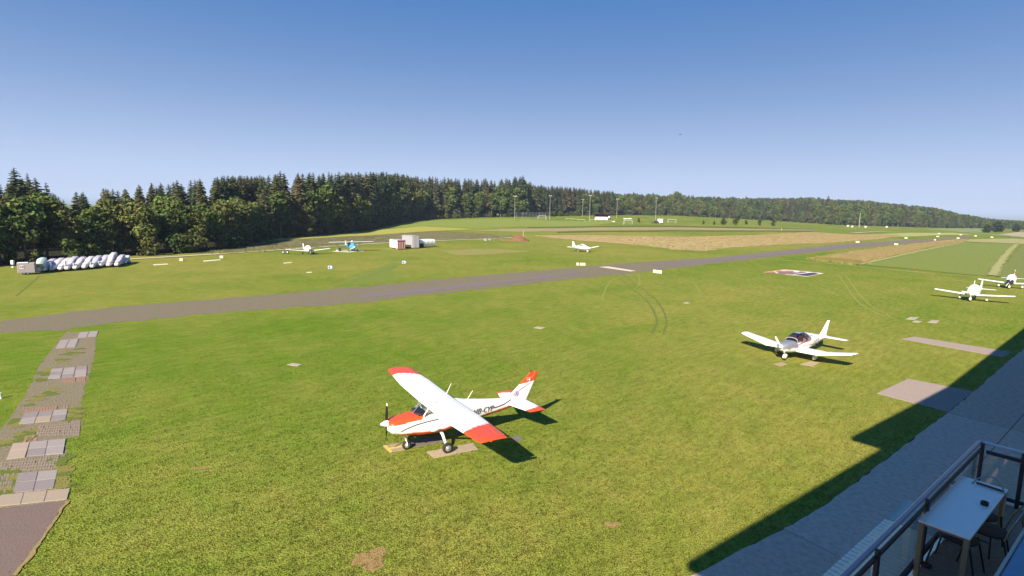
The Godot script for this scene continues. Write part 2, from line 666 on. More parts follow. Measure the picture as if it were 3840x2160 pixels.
	struct("gravel_path", ribbon(curve([Vector2(195.53, -327.19), Vector2(228.38, -363.19), Vector2(253.55, -386.13)]), 3.0, 0.3, 0.2), earth("gravel", 0.55, 0.49, 0.33))
	# darker turf where the machines turn, tyre marks and mower lines
	var deep := earth("deep_turf", 0.195, 0.245, 0.05, 0.2, 0.7, 1.0, 0.8)
	sheet("darker_turf", [Vector2(-22.73, -71.15), Vector2(-22.33, -82.25), Vector2(-21.69, -101.06), Vector2(-20.71, -104.39), Vector2(-19.53, -95.68), Vector2(-18.26, -84.98), Vector2(-15.65, -79.35), Vector2(-18.92, -74.47)], 0.006, deep, 1.2, 0.5)
	var track := earth("tyre_track", 0.20, 0.23, 0.055, 0.6, 0.5, 1.0, 1.2)
	var light_track := earth("light_track", 0.30, 0.335, 0.085, 0.6, 0.6, 1.0, 1.0)
	for t in [[Vector2(16.6, -90.51), Vector2(15.88, -76.75), Vector2(15.33, -63.86), Vector2(14.17, -54.98), Vector2(13.06, -49.94), Vector2(11.6, -45.69)], [Vector2(18.01, -91.9), Vector2(17.18, -77.77), Vector2(16.63, -64.89), Vector2(15.14, -55.07), Vector2(13.79, -49.47), Vector2(12.46, -45.46)], [Vector2(-23.48, -72.22), Vector2(-23.16, -84.21), Vector2(-21.66, -102.61)], [Vector2(-21.83, -69.41), Vector2(-21.06, -82.96), Vector2(-19.83, -101.41)], [Vector2(-52.35, -58.9), Vector2(-58.16, -67.49), Vector2(-63.88, -75.82)]]:
		struct("tyre_track", ribbon(curve(t, 0.5), 0.2, 0.007, 0.6), track)
	for t in [[Vector2(19.63, -92.16), Vector2(14.67, -82.37), Vector2(11.5, -69.74), Vector2(10.43, -64.18)], [Vector2(20.44, -91.12), Vector2(17.85, -78.29), Vector2(16.64, -75.23)], [Vector2(55.99, -96.76), Vector2(44.63, -73.84), Vector2(39.78, -63.73), Vector2(37.05, -55.04)], [Vector2(57.27, -96.96), Vector2(45.65, -73.97), Vector2(40.76, -63.83), Vector2(37.59, -54.68)], [Vector2(25.47, -86.44), Vector2(26.12, -80.75), Vector2(23.88, -71.27)], [Vector2(43.59, -89.14), Vector2(42.93, -79.54), Vector2(41.42, -70.98)]]:
		struct("mower_line", ribbon(curve(t, 0.5), 0.17, 0.008, 0.7), light_track)
	# worn bare spots
	var soil := earth("soil", 0.46, 0.29, 0.13, 0.8, 0.5, 1.0, 1.2)
	for q in [[Vector2(-11.56, -20.25), 0.42, 0.12], [Vector2(-3.84, -14.82), 0.55, 0.62], [Vector2(74.41, -104.29), 0.9, 1.3], [Vector2(71.64, -90.11), 0.7, 0.9], [Vector2(3.33, -16.85), 0.3, 0.2]]:
		var poly := []
		for i in range(26):
			var t := TAU * i / 26.0
			var k := 0.8 + 0.2 * sin(t * 3.0 + q[1] * 9.0) + rng.randf_range(-0.16, 0.16)
			poly.append(q[0] + Vector2(cos(t) * q[1], sin(t) * q[2]) * k)
		sheet("bare_soil", poly, 0.012, soil, 5.0)

func runway() -> void:
	var lower := [Vector2(-39.65, -40.95), Vector2(-38.69, -41.85), Vector2(-35.03, -43.31), Vector2(-33.4, -46.3), Vector2(-25.78, -52.52), Vector2(-16.13, -58.45), Vector2(-4.38, -70.21), Vector2(8.9, -82.98), Vector2(22.23, -95.01), Vector2(40.97, -113.77), Vector2(95.01, -166.99), Vector2(157.58, -222.65), Vector2(240.41, -298.79)]
	var upper := [Vector2(276.94, -344.42), Vector2(183.98, -260.21), Vector2(112.98, -198.92), Vector2(46.57, -129.58), Vector2(26.7, -114.53), Vector2(10.7, -100.37), Vector2(-5.32, -84.88), Vector2(-19.41, -70.46), Vector2(-29.72, -60.71), Vector2(-38.83, -52.93), Vector2(-42.56, -46.15), Vector2(-43.67, -45.21)]
	var verge := earth("runway_verge", 0.33, 0.28, 0.19, 0.45, 0.3, 1.0, 1.5)
	sheet("runway_verge", lower + upper, 0.004, verge, 1.0, 0.45)
	var li := []
	var ui := []
	var n := lower.size()
	for i in range(n):
		var a: Vector2 = lower[i]
		# nearest partner across
		var b: Vector2 = upper[n - 1 - i] if upper.size() == n else upper[mini(upper.size() - 1, upper.size() - 1 - i)]
		li.append(a.lerp(b, 0.27))
		ui.append(a.lerp(b, 0.76))
	ui.reverse()
	var tar := earth("runway", 0.285, 0.245, 0.22, 0.3, 0.5, 1.0, 0.8)
	sheet("runway", li + ui, 0.010, tar, 0.8, 0.38)
	var darker := earth("runway_worn", 0.235, 0.195, 0.195, 0.3, 0.6, 1.0, 0.6)
	sheet("runway_worn", [Vector2(-17.48, -64.23), Vector2(-9.58, -71.76), Vector2(0.67, -81.76), Vector2(10.74, -93.12), Vector2(11.39, -90.84), Vector2(0.65, -78.51), Vector2(-9.15, -68.55), Vector2(-16.71, -61.36)], 0.015, darker, 0.8, 0.4)
	sheet("runway_worn", [Vector2(27.3, -110.33), Vector2(45.73, -127.22), Vector2(70.3, -151.48), Vector2(113.36, -194.73), Vector2(173.78, -250.7), Vector2(171.72, -245.22), Vector2(109.2, -185.27), Vector2(67.19, -142.53), Vector2(43.03, -119.61), Vector2(27.27, -107.09)], 0.015, darker, 0.8, 0.4)
	sheet("threshold_mark", [Vector2(15.6, -102.32), Vector2(17.59, -103.42), Vector2(21.2, -96.43), Vector2(19.94, -95.26)], 0.022, paint(0.62, 0.52, 0.38, 0.9), 1.0, 0.05)
	bare.append(lower + upper)


# ------------------------------------------------------------------ paved strip on the left
func left_path() -> void:
	var outline := [Vector2(-34.34, -42.63), Vector2(-28.69, -33.42), Vector2(-24.76, -27.72), Vector2(-22.09, -23.39), Vector2(-19.51, -19.55), Vector2(-16.87, -15.98), Vector2(-15.13, -13.79), Vector2(-13.28, -13.84), Vector2(-14.75, -17.66), Vector2(-15.19, -18.46), Vector2(-15.61, -18.45), Vector2(-16.43, -19.67), Vector2(-17.64, -21.35), Vector2(-18.76, -22.68), Vector2(-18.29, -22.99), Vector2(-19.71, -24.92), Vector2(-21.41, -27.11), Vector2(-23.37, -30.14), Vector2(-25.07, -32.78), Vector2(-31.74, -42.42)]
	bare.append(outline)
	var base := earth("paved_strip", 0.385, 0.32, 0.21, 0.55, 0.35, 1.0, 2.0)
	var strip := sheet("paved_strip", outline, 0.006, base, 0.5, 0.07)
	var moss := [earth("moss", 0.33, 0.295, 0.085, 0.7, 0.45, 1.0, 1.6), earth("moss2", 0.20, 0.24, 0.055, 0.7, 0.45, 1.0, 1.6)]
	var zones := [[Vector2(-24.18, -27.75), Vector2(-25.15, -29.82), Vector2(-23.45, -28.75), Vector2(-21.9, -27.69), Vector2(-22.05, -26.11), Vector2(-23.51, -26.48)], [Vector2(-30.15, -37.29), Vector2(-29.67, -38.93), Vector2(-26.57, -34.48), Vector2(-28.14, -33.64)], [Vector2(-22.56, -24.73), Vector2(-22.82, -25.54), Vector2(-21.6, -23.82), Vector2(-21.62, -23.37)], [Vector2(-28.11, -33.02), Vector2(-27.46, -32.8), Vector2(-25.87, -30.5), Vector2(-26.1, -30.2)], [Vector2(-21.11, -25.89), Vector2(-21.17, -26.72), Vector2(-20.02, -25.16), Vector2(-20.17, -24.65)], [Vector2(-21.43, -22.85), Vector2(-20.77, -23.68), Vector2(-20.11, -22.49), Vector2(-20.81, -21.98)], [Vector2(-17.58, -20.98), Vector2(-17.65, -21.35), Vector2(-15.72, -18.64), Vector2(-15.8, -18.64)], [Vector2(-18.52, -19.75), Vector2(-18.1, -19.67), Vector2(-16.9, -18.01), Vector2(-17.24, -18)]]
	for z in zones.size():
		var poly := PackedVector2Array(zones[z])
		for k in range(11):
			var c := bil([zones[z][0], zones[z][1], zones[z][2], zones[z][-1]], rng.randf(), rng.randf())
			if not Geometry2D.is_point_in_polygon(c, poly):
				continue
			var blob := []
			var size := rng.randf_range(0.16, 0.42)
			for e in range(18):
				var t := TAU * e / 18.0
				blob.append(c + Vector2(cos(t) * 1.3, sin(t)) * size * (0.75 + 0.35 * sin(t * 3.0 + k) * rng.randf() + rng.randf_range(-0.12, 0.2)))
			struct("mossy_turf", sheet_mesh(blob, 0.010 + 0.0011 * (k + z * 9) / 6.0, 5.0), moss[(k + z) % 2])
	var grey := earth("slab_grey", 0.37, 0.32, 0.305, 0.9, 0.7, 1.0, 0.5)
	var dark := earth("slab_dark", 0.30, 0.255, 0.25, 0.9, 0.7, 1.0, 0.5)
	var pink := earth("slab_pink", 0.43, 0.335, 0.265, 0.9, 0.75, 1.0, 0.4)
	var buff := earth("slab_buff", 0.41, 0.325, 0.25, 0.9, 0.7, 1.0, 0.4)
	var groups := [
		[[Vector2(-33.13, -42.45), Vector2(-32.14, -43.11), Vector2(-30.94, -41.24), Vector2(-31.93, -40.63)], 2, 3, [grey], 0.03],
		[[Vector2(-32.53, -39.82), Vector2(-31.74, -40.58), Vector2(-30.02, -38), Vector2(-31, -37.48)], 2, 4, [grey], 0.03],
		[[Vector2(-27.41, -32.74), Vector2(-25.85, -33.52), Vector2(-24.35, -31.44), Vector2(-26, -30.7)], 3, 3, [grey, dark, grey], 0.03],
		[[Vector2(-22.86, -25.53), Vector2(-21.29, -26.15), Vector2(-20.34, -24.79), Vector2(-21.93, -24.12)], 3, 2, [dark, grey, dark, buff, grey], 0.018],
		[[Vector2(-20.42, -22.13), Vector2(-19.85, -22.28), Vector2(-18.84, -20.87), Vector2(-19.36, -20.63)], 1, 2, [pink], 0.012],
		[[Vector2(-19.85, -22.29), Vector2(-18.68, -22.7), Vector2(-17.65, -21.25), Vector2(-18.84, -20.92)], 2, 2, [grey, dark, grey], 0.015],
		[[Vector2(-17.97, -19.56), Vector2(-16.78, -19.9), Vector2(-15.79, -18.46), Vector2(-16.91, -18.12)], 2, 2, [dark, dark, grey], 0.015],
		[[Vector2(-17.87, -17.82), Vector2(-15.26, -18.53), Vector2(-14.78, -17.77), Vector2(-17.28, -17.05)], 4, 1, [buff, pink], 0.012]]
	for g in groups:
		for i in range(g[1]):
			for j in range(g[2]):
				var e: float = g[4]
				var q := sub_quad(g[0], (i + e) / g[1], (i + 1.0 - e) / g[1], (j + e * 2.0) / g[2], (j + 1.0 - e * 2.0) / g[2])
				var mm: Material = g[3][(i * 2 + j) % g[3].size()]
				put("concrete_slab", slab(q, -0.05, 0.03 + rng.randf_range(0.0, 0.012)), mm, strip)
	# rows of small clay and cobble setts between the slabs
	var red := earth("sett_red", 0.42, 0.245, 0.18, 1.3, 0.6, 1.0, 0.6)
	var cob := earth("sett_grey", 0.36, 0.285, 0.22, 1.3, 0.5, 1.0, 0.8)
	var rows := [[[Vector2(-23.24, -26.05), Vector2(-21.74, -26.75), Vector2(-21.33, -26.2), Vector2(-22.9, -25.61)], 15, 1, red], [[Vector2(-25.32, -30.99), Vector2(-24.33, -31.36), Vector2(-23.72, -30.48), Vector2(-24.76, -30.2)], 11, 1, red], [[Vector2(-20.56, -22.89), Vector2(-20.23, -23.17), Vector2(-19.66, -22.39), Vector2(-20.09, -22.21)], 4, 2, red],
		[[Vector2(-21.05, -24.22), Vector2(-19.71, -24.87), Vector2(-18.46, -23.16), Vector2(-20.2, -22.99)], 17, 5, cob], [[Vector2(-19.47, -20.55), Vector2(-17.7, -21.12), Vector2(-16.98, -20.04), Vector2(-18.83, -19.71)], 20, 4, cob], [[Vector2(-18.61, -19.46), Vector2(-18.13, -19.61), Vector2(-17.04, -18.17), Vector2(-17.41, -18.05)], 6, 5, cob]]
	for g in rows:
		for i in range(g[1]):
			for j in range(g[2]):
				if rng.randf() < 0.08:
					continue
				var q := sub_quad(g[0], (i + 0.08) / g[1], (i + 0.92) / g[1], (j + 0.09) / g[2], (j + 0.91) / g[2])
				put("paving_sett", slab(q, -0.05, 0.016 + rng.randf_range(0.0, 0.014)), g[3], strip)
	var pad := [Vector2(-17.17, -16.93), Vector2(-14.71, -17.67), Vector2(-14.33, -16.81), Vector2(-13.82, -15.65), Vector2(-13.4, -14.69), Vector2(-13.12, -13.84), Vector2(-12.78, -13.05), Vector2(-14.35, -13.01)]
	sheet("tarmac_pad", pad, 0.024, earth("tarmac_pad", 0.25, 0.18, 0.155, 0.8, 0.6, 1.0, 1.0), 0.5, 0.03)
	# straw-coloured dead grass along the pad
	struct("dead_grass_edge", ribbon(curve([Vector2(-14.68, -17.67), Vector2(-14.29, -16.76), Vector2(-13.79, -15.61), Vector2(-13.36, -14.65), Vector2(-13.11, -13.82)], 0.2), 0.09, 0.028, 0.8), earth("dead_grass", 0.42, 0.31, 0.14, 1.0, 0.5, 1.0, 1.0))


# ------------------------------------------------------------------ apron by the building
func apron() -> void:
	var edge := [Vector2(-14.0, -1.2), Vector2(-2.5, -9.3), Vector2(5.08, -14.34), Vector2(8.94, -16.91), Vector2(11.29, -18.62), Vector2(22.27, -27.78), Vector2(26.73, -31.55), Vector2(35.41, -39.15), Vector2(52.0, -53.2), Vector2(95.0, -91.0)]
	var outer := []
	for p in edge:
		outer.append(p)
	outer.append(Vector2(110.0, -60.0))
	outer.append(Vector2(20.0, 14.0))
	outer.append(Vector2(-14.0, 14.0))
	bare.append(outer)
	var bed := sheet("apron", outer, 0.004, earth("apron_joint", 0.05, 0.05, 0.045, 1.0, 0.6, 1.0, 0.5), 2.0, 0.0)
	# concrete panels in two rows along the edge
	var tones := [earth("panel_a", 0.64, 0.47, 0.38, 0.22, 0.62, 1.0, 0.15), earth("panel_b", 0.68, 0.505, 0.41, 0.22, 0.62, 1.0, 0.15), earth("panel_c", 0.72, 0.545, 0.45, 0.22, 0.62, 1.0, 0.15)]
	var cv := curve(edge, 0.5)
	var cuts := [Vector2(-2.5, -9.3), Vector2(8.94, -16.91), Vector2(22.51, -27.97), Vector2(36.8, -40.3), Vector2(52.0, -53.2), Vector2(72.0, -71.0), Vector2(94.0, -90.2)]
	var at := [0]
	for k in cuts:
		var best := 0
		for i in range(cv.size()):
			if cv[i].distance_to(k) < cv[best].distance_to(k):
				best = i
		at.append(best)
	var inward := Vector2(0.54, 0.84)
	for k in range(at.size() - 1):
		for row in [[0.02, 2.55], [2.58, 17.0]]:
			var l := []
			var r := []
			for i in range(at[k], at[k + 1] + 1):
				var p: Vector2 = cv[i]
				var d: Vector2 = (cv[mini(i + 1, cv.size() - 1)] - cv[maxi(i - 1, 0)]).normalized()
				if i == at[k]:
					p += d * 0.018
				if i == at[k + 1]:
					p -= d * 0.018
				var jag: float = rng.randf_range(-0.035, 0.045) if row[0] < 1.0 else 0.0
				l.append(p + inward * (row[0] + jag))
				r.append(p + inward * row[1])
			r.reverse()
			put("concrete_panel", slab_strip(l + r, 0.026), tones[k % 3], bed)
	# two paths of concrete running out into the grass
	var big_slab := [Vector2(20.68, -30.86), Vector2(24.58, -33.91), Vector2(26.73, -31.55), Vector2(22.51, -27.97)]
	var long_slab := [Vector2(31.95, -45.4), Vector2(33.75, -46.42), Vector2(37.6, -41.47), Vector2(35.5, -39.82)]
	for q in [[big_slab, "concrete_path"], [long_slab, "concrete_path"]]:
		bare.append(q[0])
		struct(q[1], slab(q[0], -0.05, 0.022), earth("panel_pink", 0.40, 0.315, 0.275, 0.5, 0.72, 1.0, 0.5))

func slab_strip(poly: Array, y: float) -> MB:
	var mb := MB.new()
	var pts := PackedVector2Array(poly)
	var idx := Geometry2D.triangulate_polygon(pts)
	for i in range(0, idx.size(), 3):
		var a := Vector3(pts[idx[i]].x, y, pts[idx[i]].y)
		var b := Vector3(pts[idx[i + 1]].x, y, pts[idx[i + 1]].y)
		var d := Vector3(pts[idx[i + 2]].x, y, pts[idx[i + 2]].y)
		if (b - a).cross(d - a).y > 0.0:
			mb.tri(a, d, b)
		else:
			mb.tri(a, b, d)
	for i in range(pts.size()):
		var p := pts[i]
		var q := pts[(i + 1) % pts.size()]
		mb.quad(Vector3(p.x, y, p.y), Vector3(q.x, y, q.y), Vector3(q.x, -0.04, q.y), Vector3(p.x, -0.04, p.y))
	return mb

func along(s: float, out: float, y: float) -> Vector3:
	return U * s + N * out + Vector3(0, y, 0)

func building() -> void:
	var b := thing("club_house", "long pale club house with balcony, flat roof overhanging the apron", "building")
	var bs := Basis(U, Vector3.UP, -N)
	var wall := MB.new()
	wall.box(along(31.5, -5.8, 5.3), Vector3(65.0, 10.6, 10.0), bs)
	put("wall", wall, earth("render", 0.84, 0.81, 0.75, 0.5, 0.9, 1.0, 0.2), b)
	var win := MB.new()
	for k in range(12):
		for y in [1.6, 7.0]:
			var w := MB.new()
			w.box(along(3.5 + k * 4.6, -0.78, y), Vector3(2.4, 1.9, 0.08), bs)
			put("window", w, paint(0.03, 0.035, 0.045, 0.08), b)
	# roof: the far section stands further out than the one over the balcony
	var sh := Vector2(0.397, -0.918) * (11.5 / tan(deg_to_rad(33.4)))
	var back := Vector2(-N.x, -N.z) * 8.0
	var l0: Vector2 = Vector2(5.19, -15.04) - sh
	var l1: Vector2 = Vector2(15.6, -22.93) - sh
	var r0: Vector2 = Vector2(15.41, -24.41) - sh
	var r1: Vector2 = Vector2(25.64, -32.23) - sh
	var r2: Vector2 = Vector2(47.15, -51.14) - sh
	var r3: Vector2 = r2 + (r2 - r1).normalized() * 45.0
	var tar := paint(0.10, 0.095, 0.09, 0.7)
	put("roof", slab([l0, l1, l1 + Vector2(U.x, U.z) * 2.0, l1 + Vector2(U.x, U.z) * 2.0 + back, l0 + back], 11.2, 11.5), tar, b)
	put("roof", slab([r0, r1, r2, r3, r3 + back, r0 + back], 11.22, 11.52), tar, b)
	var br := MB.new()
	br.tube([Vector3(1.46, 11.25, -1.28), Vector3(1.19, 10.60, -1.32), Vector3(1.205, 10.44, -1.36)], [0.10, 0.085, 0.02], 8)
	put("eave_bracket", br, paint(0.02, 0.02, 0.025, 0.6), b)

# ------------------------------------------------------------------ balcony
func balcony() -> void:
	var fl := 5.4
	var a := Vector3(7.62, 0.0, -8.75)           # far outer corner of the rail
	var bs := Basis(U, Vector3.UP, -N)
	var ur := Vector3(0.7695, 0.0, -0.6386)
	var t := thing("balcony", "concrete balcony with glass and steel railing above the apron", "balcony")
	var m := MB.new()
	m.box(a - U * 8.0 - N * 1.25 + Vector3(0, fl - 0.12, 0), Vector3(16.0, 0.24, 2.3), bs)
	put("floor", m, earth("balcony_floor", 0.38, 0.315, 0.25, 0.9, 0.6, 1.0, 0.8), t)
	var steel := paint(0.30, 0.29, 0.36, 0.3, 0.85)
	var dark := paint(0.055, 0.052, 0.075, 0.45, 0.5)
	var br := Basis(ur, Vector3.UP, Vector3(0.6386, 0.0, 0.7695))
	var top := fl + 0.90
	var r := MB.new()
	r.box(a - ur * 8.0 + Vector3(0, top, 0), Vector3(16.06, 0.035, 0.06), br, 0.012)
	put("handrail", r, steel, t)
	r = MB.new()
	r.box(a - N * 1.2 + Vector3(0, top, 0), Vector3(0.06, 0.036, 2.34), br, 0.012)
	put("handrail", r, paint(0.55, 0.56, 0.62, 0.35, 0.6), t)
	r = MB.new()
	r.box(a - ur * 8.05 - N * 0.035 + Vector3(0, top - 0.10, 0), Vector3(15.9, 0.05, 0.04), br, 0.01)
	put("upper_rail", r, dark, t)
	r = MB.new()
	r.box(a - N * 1.25 - U * 0.03 + Vector3(0, top - 0.13, 0), Vector3(0.04, 0.06, 2.3), br, 0.01)
	put("upper_rail", r, dark, t)
	r = MB.new()
	r.box(a - ur * 8.05 - N * 0.035 + Vector3(0, fl + 0.10, 0), Vector3(15.9, 0.07, 0.05), br, 0.01)
	put("lower_rail", r, dark, t)
	r = MB.new()
	r.box(a - N * 1.25 - U * 0.03 + Vector3(0, fl + 0.10, 0), Vector3(0.05, 0.06, 2.3), br, 0.01)
	put("lower_rail", r, dark, t)
	for s in [0.05, 2.95, 4.72, 6.9, 9.5]:
		var p := MB.new()
		p.box(a - ur * s - N * 0.05 + Vector3(0, fl + 0.45, 0), Vector3(0.055, 0.9, 0.05), br, 0.008)
		put("post", p, dark, t)
		p = MB.new()
		p.box(a - ur * s - N * 0.11 + Vector3(0, fl + 0.02, 0), Vector3(0.10, 0.04, 0.12), br, 0.008)
		put("post_foot", p, dark, t)
	var p2 := MB.new()
	p2.box(a - N * 0.55 - U * 0.05 + Vector3(0, fl + 0.45, 0), Vector3(0.05, 0.9, 0.055), br, 0.008)
	put("post", p2, dark, t)
	var gl := glass(0.62, 0.74, 0.66, 0.16)
	for s in [[0.08, 2.92], [2.98, 4.69], [4.75, 6.87], [6.93, 9.4]]:
		var q := MB.new()
		q.box(a - ur * (s[0] + s[1]) * 0.5 - N * 0.012 + Vector3(0, fl + 0.46, 0), Vector3(s[1] - s[0], 0.66, 0.012), br)
		put("glass_pane", q, gl, t)
	for s in [[0.08, 0.52], [0.58, 2.3]]:
		var q := MB.new()
		q.box(a - N * (s[0] + s[1]) * 0.5 - U * 0.012 + Vector3(0, fl + 0.44, 0), Vector3(0.012, 0.62, s[1] - s[0]), br)
		put("glass_pane", q, gl, t)

	# slatted awning below, outside the rail
	var o := thing("slatted_awning", "pale slatted awning below the balcony rail over the apron", "awning")
	var end := Vector3(8.49, 3.2, -11.75) + N * 0.12
	for k in range(46):
		var s := MB.new()
		s.box(end - U * (0.09 + k * 0.162) - N * 0.93 + Vector3(0, 0.0, 0), Vector3(0.112, 0.03, 1.82), bs, 0.008)
		put("slat", s, paint(0.90, 0.88, 0.74, 0.55), o)
	for k in [0.02, 1.82]:
		var s := MB.new()
		s.box(end - U * 3.75 - N * k - Vector3(0, 0.06, 0), Vector3(7.5, 0.08, 0.05), bs)
		put("bearer", s, paint(0.4, 0.41, 0.4, 0.6), o)
	var gp := MB.new()
	gp.box(end + U * 0.72 - N * 0.93, Vector3(1.36, 0.016, 1.8), bs)
	put("glass_pane", gp, glass(0.55, 0.70, 0.66, 0.3), o)
	for k in [0.03, 1.82]:
		var s := MB.new()
		s.box(end + U * 0.74 - N * k - Vector3(0, 0.04, 0), Vector3(1.4, 0.05, 0.04), bs)
		put("bearer", s, paint(0.4, 0.41, 0.4, 0.6), o)

	# table
	var tc := Vector3(6.03, fl, -7.01)
	var tb := thing("white_table", "white rectangular table beside the balcony railing", "table", tc)
	var tt := MB.new()
	tt.box(Vector3(0, 0.735, 0), Vector3(1.97, 0.022, 0.52), bs, 0.004)
	put("tabletop", tt, paint(0.90, 0.89, 0.86, 0.2), tb)
	var ap := MB.new()
	for s in [-1, 1]:
		ap.box(bs * Vector3(0, 0.705, 0.235 * s), Vector3(1.9, 0.035, 0.03), bs)
		ap.box(bs * Vector3(0.94 * s, 0.705, 0), Vector3(0.03, 0.035, 0.44), bs)
	put("apron_frame", ap, paint(0.22, 0.20, 0.34, 0.35, 0.5), tb)
	for i in [-1, 1]:
		for j in [-1, 1]:
			var l := MB.new()
			l.box(bs * Vector3(0.945 * i, 0.36, 0.225 * j), Vector3(0.06, 0.72, 0.06), bs, 0.006)
			put("leg", l, paint(0.24, 0.20, 0.135, 0.5), tb)
	var asht := MB.new()
	var xf := Transform3D(Basis(Vector3(0, 1, 0), Vector3(-1, 0, 0), Vector3(0, 0, 1)), Vector3.ZERO)
	asht.lathe([Vector2(0.042, 0.0), Vector2(0.045, 0.045), Vector2(0.040, 0.048), Vector2(0.030, 0.044), Vector2(0.026, 0.018)], 18, xf)
	single("ashtray", asht, paint(0.012, 0.012, 0.018, 0.3), "small round black ashtray on the white table", "ashtray", tc + bs * Vector3(0.16, 0.747, 0.16))

	# wire chairs
	chair("metal_chair", "tube chair with bright round back at the inner long side of the white table", Vector3(6.27, fl, -6.90), atan2(-N.x, -N.z) + 0.15)
	chair("metal_chair", "tube chair whose round back shows beyond the far end of the white table", Vector3(6.47, fl, -7.30), atan2(U.x, U.z) - 0.1)
	chair("metal_stool", "low black tube stool half under the near end of the white table", Vector3(5.74, fl, -6.72), atan2(-N.x, -N.z), false)

	# second table close to the wall
	var c2 := Vector3(5.62, fl, -5.95) - N * 0.40
	var g2 := thing("blue_table", "blue glass-topped table with pale edge at the corner of the balcony", "table", c2)
	var k2 := MB.new()
	k2.box(Vector3(0, 0.735, 0), Vector3(2.0, 0.02, 0.64), bs, 0.005)
	put("tabletop", k2, paint(0.14, 0.26, 0.42, 0.12), g2)
	var e2 := MB.new()
	for s in [-1, 1]:
		e2.box(bs * Vector3(0, 0.738, 0.345 * s), Vector3(2.08, 0.032, 0.035), bs, 0.006)
		e2.box(bs * Vector3(1.025 * s, 0.738, 0), Vector3(0.035, 0.032, 0.66), bs, 0.006)
	put("edge_frame", e2, paint(0.34, 0.42, 0.42, 0.35, 0.4), g2)
	for i in [-1, 1]:
		for j in [-1, 1]:
			var l := MB.new()
			l.box(bs * Vector3(0.95 * i, 0.36, 0.29 * j), Vector3(0.05, 0.72, 0.05), bs, 0.006)
			put("leg", l, paint(0.2, 0.2, 0.2, 0.5), g2)

func chair(called: String, label: String, at: Vector3, yaw: float, backed := true) -> void:
	# faces local -z; the round back rises at +z
	var o := thing(called, label, "chair" if backed else "stool", at, yaw, "seats at the balcony tables")
	var iron := paint(0.03, 0.03, 0.035, 0.4, 0.5)
	var bright := paint(0.32, 0.31, 0.30, 0.3, 0.8)
	var r := 0.011
	for s in [-1.0, 1.0]:
		var l := MB.new()
		l.tube([Vector3(0.2 * s, 0.45, -0.18), Vector3(0.24 * s, 0.0, -0.26)], [r], 8)
		put("leg", l, iron, o)
		l = MB.new()
		l.tube([Vector3(0.2 * s, 0.45, 0.16), Vector3(0.235 * s, 0.0, 0.26)], [r], 8)
		put("leg", l, iron, o)
	var f := MB.new()
	var ring := []
	for i in range(21):
		var t := TAU * i / 20.0
		ring.append(Vector3(0.205 * cos(t), 0.455, 0.20 * sin(t)))
	f.tube(ring, [r], 8)
	put("seat_ring", f, iron, o)
	var st := MB.new()
	st.lathe([Vector2(0.195, 0.0), Vector2(0.2, 0.008), Vector2(0.19, 0.018), Vector2(0.05, 0.01)], 20, Transform3D(Basis(Vector3(0, 1, 0), Vector3(-1, 0, 0), Vector3(0, 0, 1)), Vector3(0, 0.452, 0)))
	put("seat", st, paint(0.05, 0.045, 0.05, 0.6), o)
	if not backed:
		return
	var hoop := []
	for i in range(17):
		var t := PI * i / 16.0
		hoop.append(Vector3(0.215 * cos(t), 0.46 + 0.44 * pow(sin(t), 0.7), 0.17 + 0.16 * sin(t)))
	var h := MB.new()
	h.tube(hoop, [r], 8)
	put("back_hoop", h, bright, o)
	for z in [0.0]:
		var b := MB.new()
		b.tube([Vector3(-0.22, 0.2, -0.225), Vector3(0.22, 0.2, -0.225)], [0.008], 6)
		put("stretcher", b, iron, o)
	var rest := MB.new()
	rest.box(Vector3(0, 0.72, 0.31), Vector3(0.30, 0.12, 0.012), Basis(Vector3.RIGHT, -0.2), 0.004)
	put("backrest", rest, paint(0.16, 0.07, 0.05, 0.6), o)


# ------------------------------------------------------------------ aircraft
func lerp_secs(secs: Array, x: float) -> Array:
	var i := 0
	while i < secs.size() - 2 and x > secs[i + 1][0]:
		i += 1
	var a: Array = secs[i]
	var b: Array = secs[i + 1]
	var p: Array = secs[maxi(i - 1, 0)]
	var n: Array = secs[mini(i + 2, secs.size() - 1)]
	var t := clampf((x - a[0]) / (b[0] - a[0]), 0.0, 1.0)
	var out := [x]
	for k in range(1, a.size()):
		var pa: float = a[k] - (b[k] - a[k]) * 0.0 if i == 0 else p[k]
		var v := cubic_interpolate(a[k], b[k], pa, n[k], t) if i > 0 else lerpf(a[k], b[k], t)
		# keep within the two stations
		out.append(clampf(v, minf(a[k], b[k]), maxf(a[k], b[k])))
	return out

# stations: x, half width, widest height, top, bottom, squareness
func fus_point(q: Array, ang: float) -> Vector3:
	var cs := cos(ang)
	var sn := sin(ang)
	var e: float = 2.0 / q[5]
	var z: float = q[1] * signf(cs) * pow(absf(cs), e)
	var y: float = q[2] + (q[3] - q[2] if sn >= 0.0 else q[2] - q[4]) * signf(sn) * pow(absf(sn), e)
	return Vector3(q[0], y, z)

func fuselage(mb: MB, secs: Array, n := 48, step := 0.07, colour = null) -> void:
	var rings := []
	var x0: float = secs[0][0]
	var x1: float = secs[-1][0]
	var m := int((x1 - x0) / step)
	for i in range(m + 1):
		var q := lerp_secs(secs, lerpf(x0, x1, float(i) / m))
		var r := []
		for j in range(n):
			r.append(fus_point(q, TAU * j / n))
		rings.append(r)
	mb.loft(rings, true, true, colour)

# outside half width of the fuselage at a height
func side_z(secs: Array, x: float, y: float) -> float:
	var q := lerp_secs(secs, x)
	var h: float = q[3] - q[2] if y >= q[2] else q[2] - q[4]
	var f := clampf(absf(y - q[2]) / maxf(h, 0.01), 0.0, 1.0)
	return q[1] * pow(1.0 - pow(f, q[5]), 1.0 / q[5])

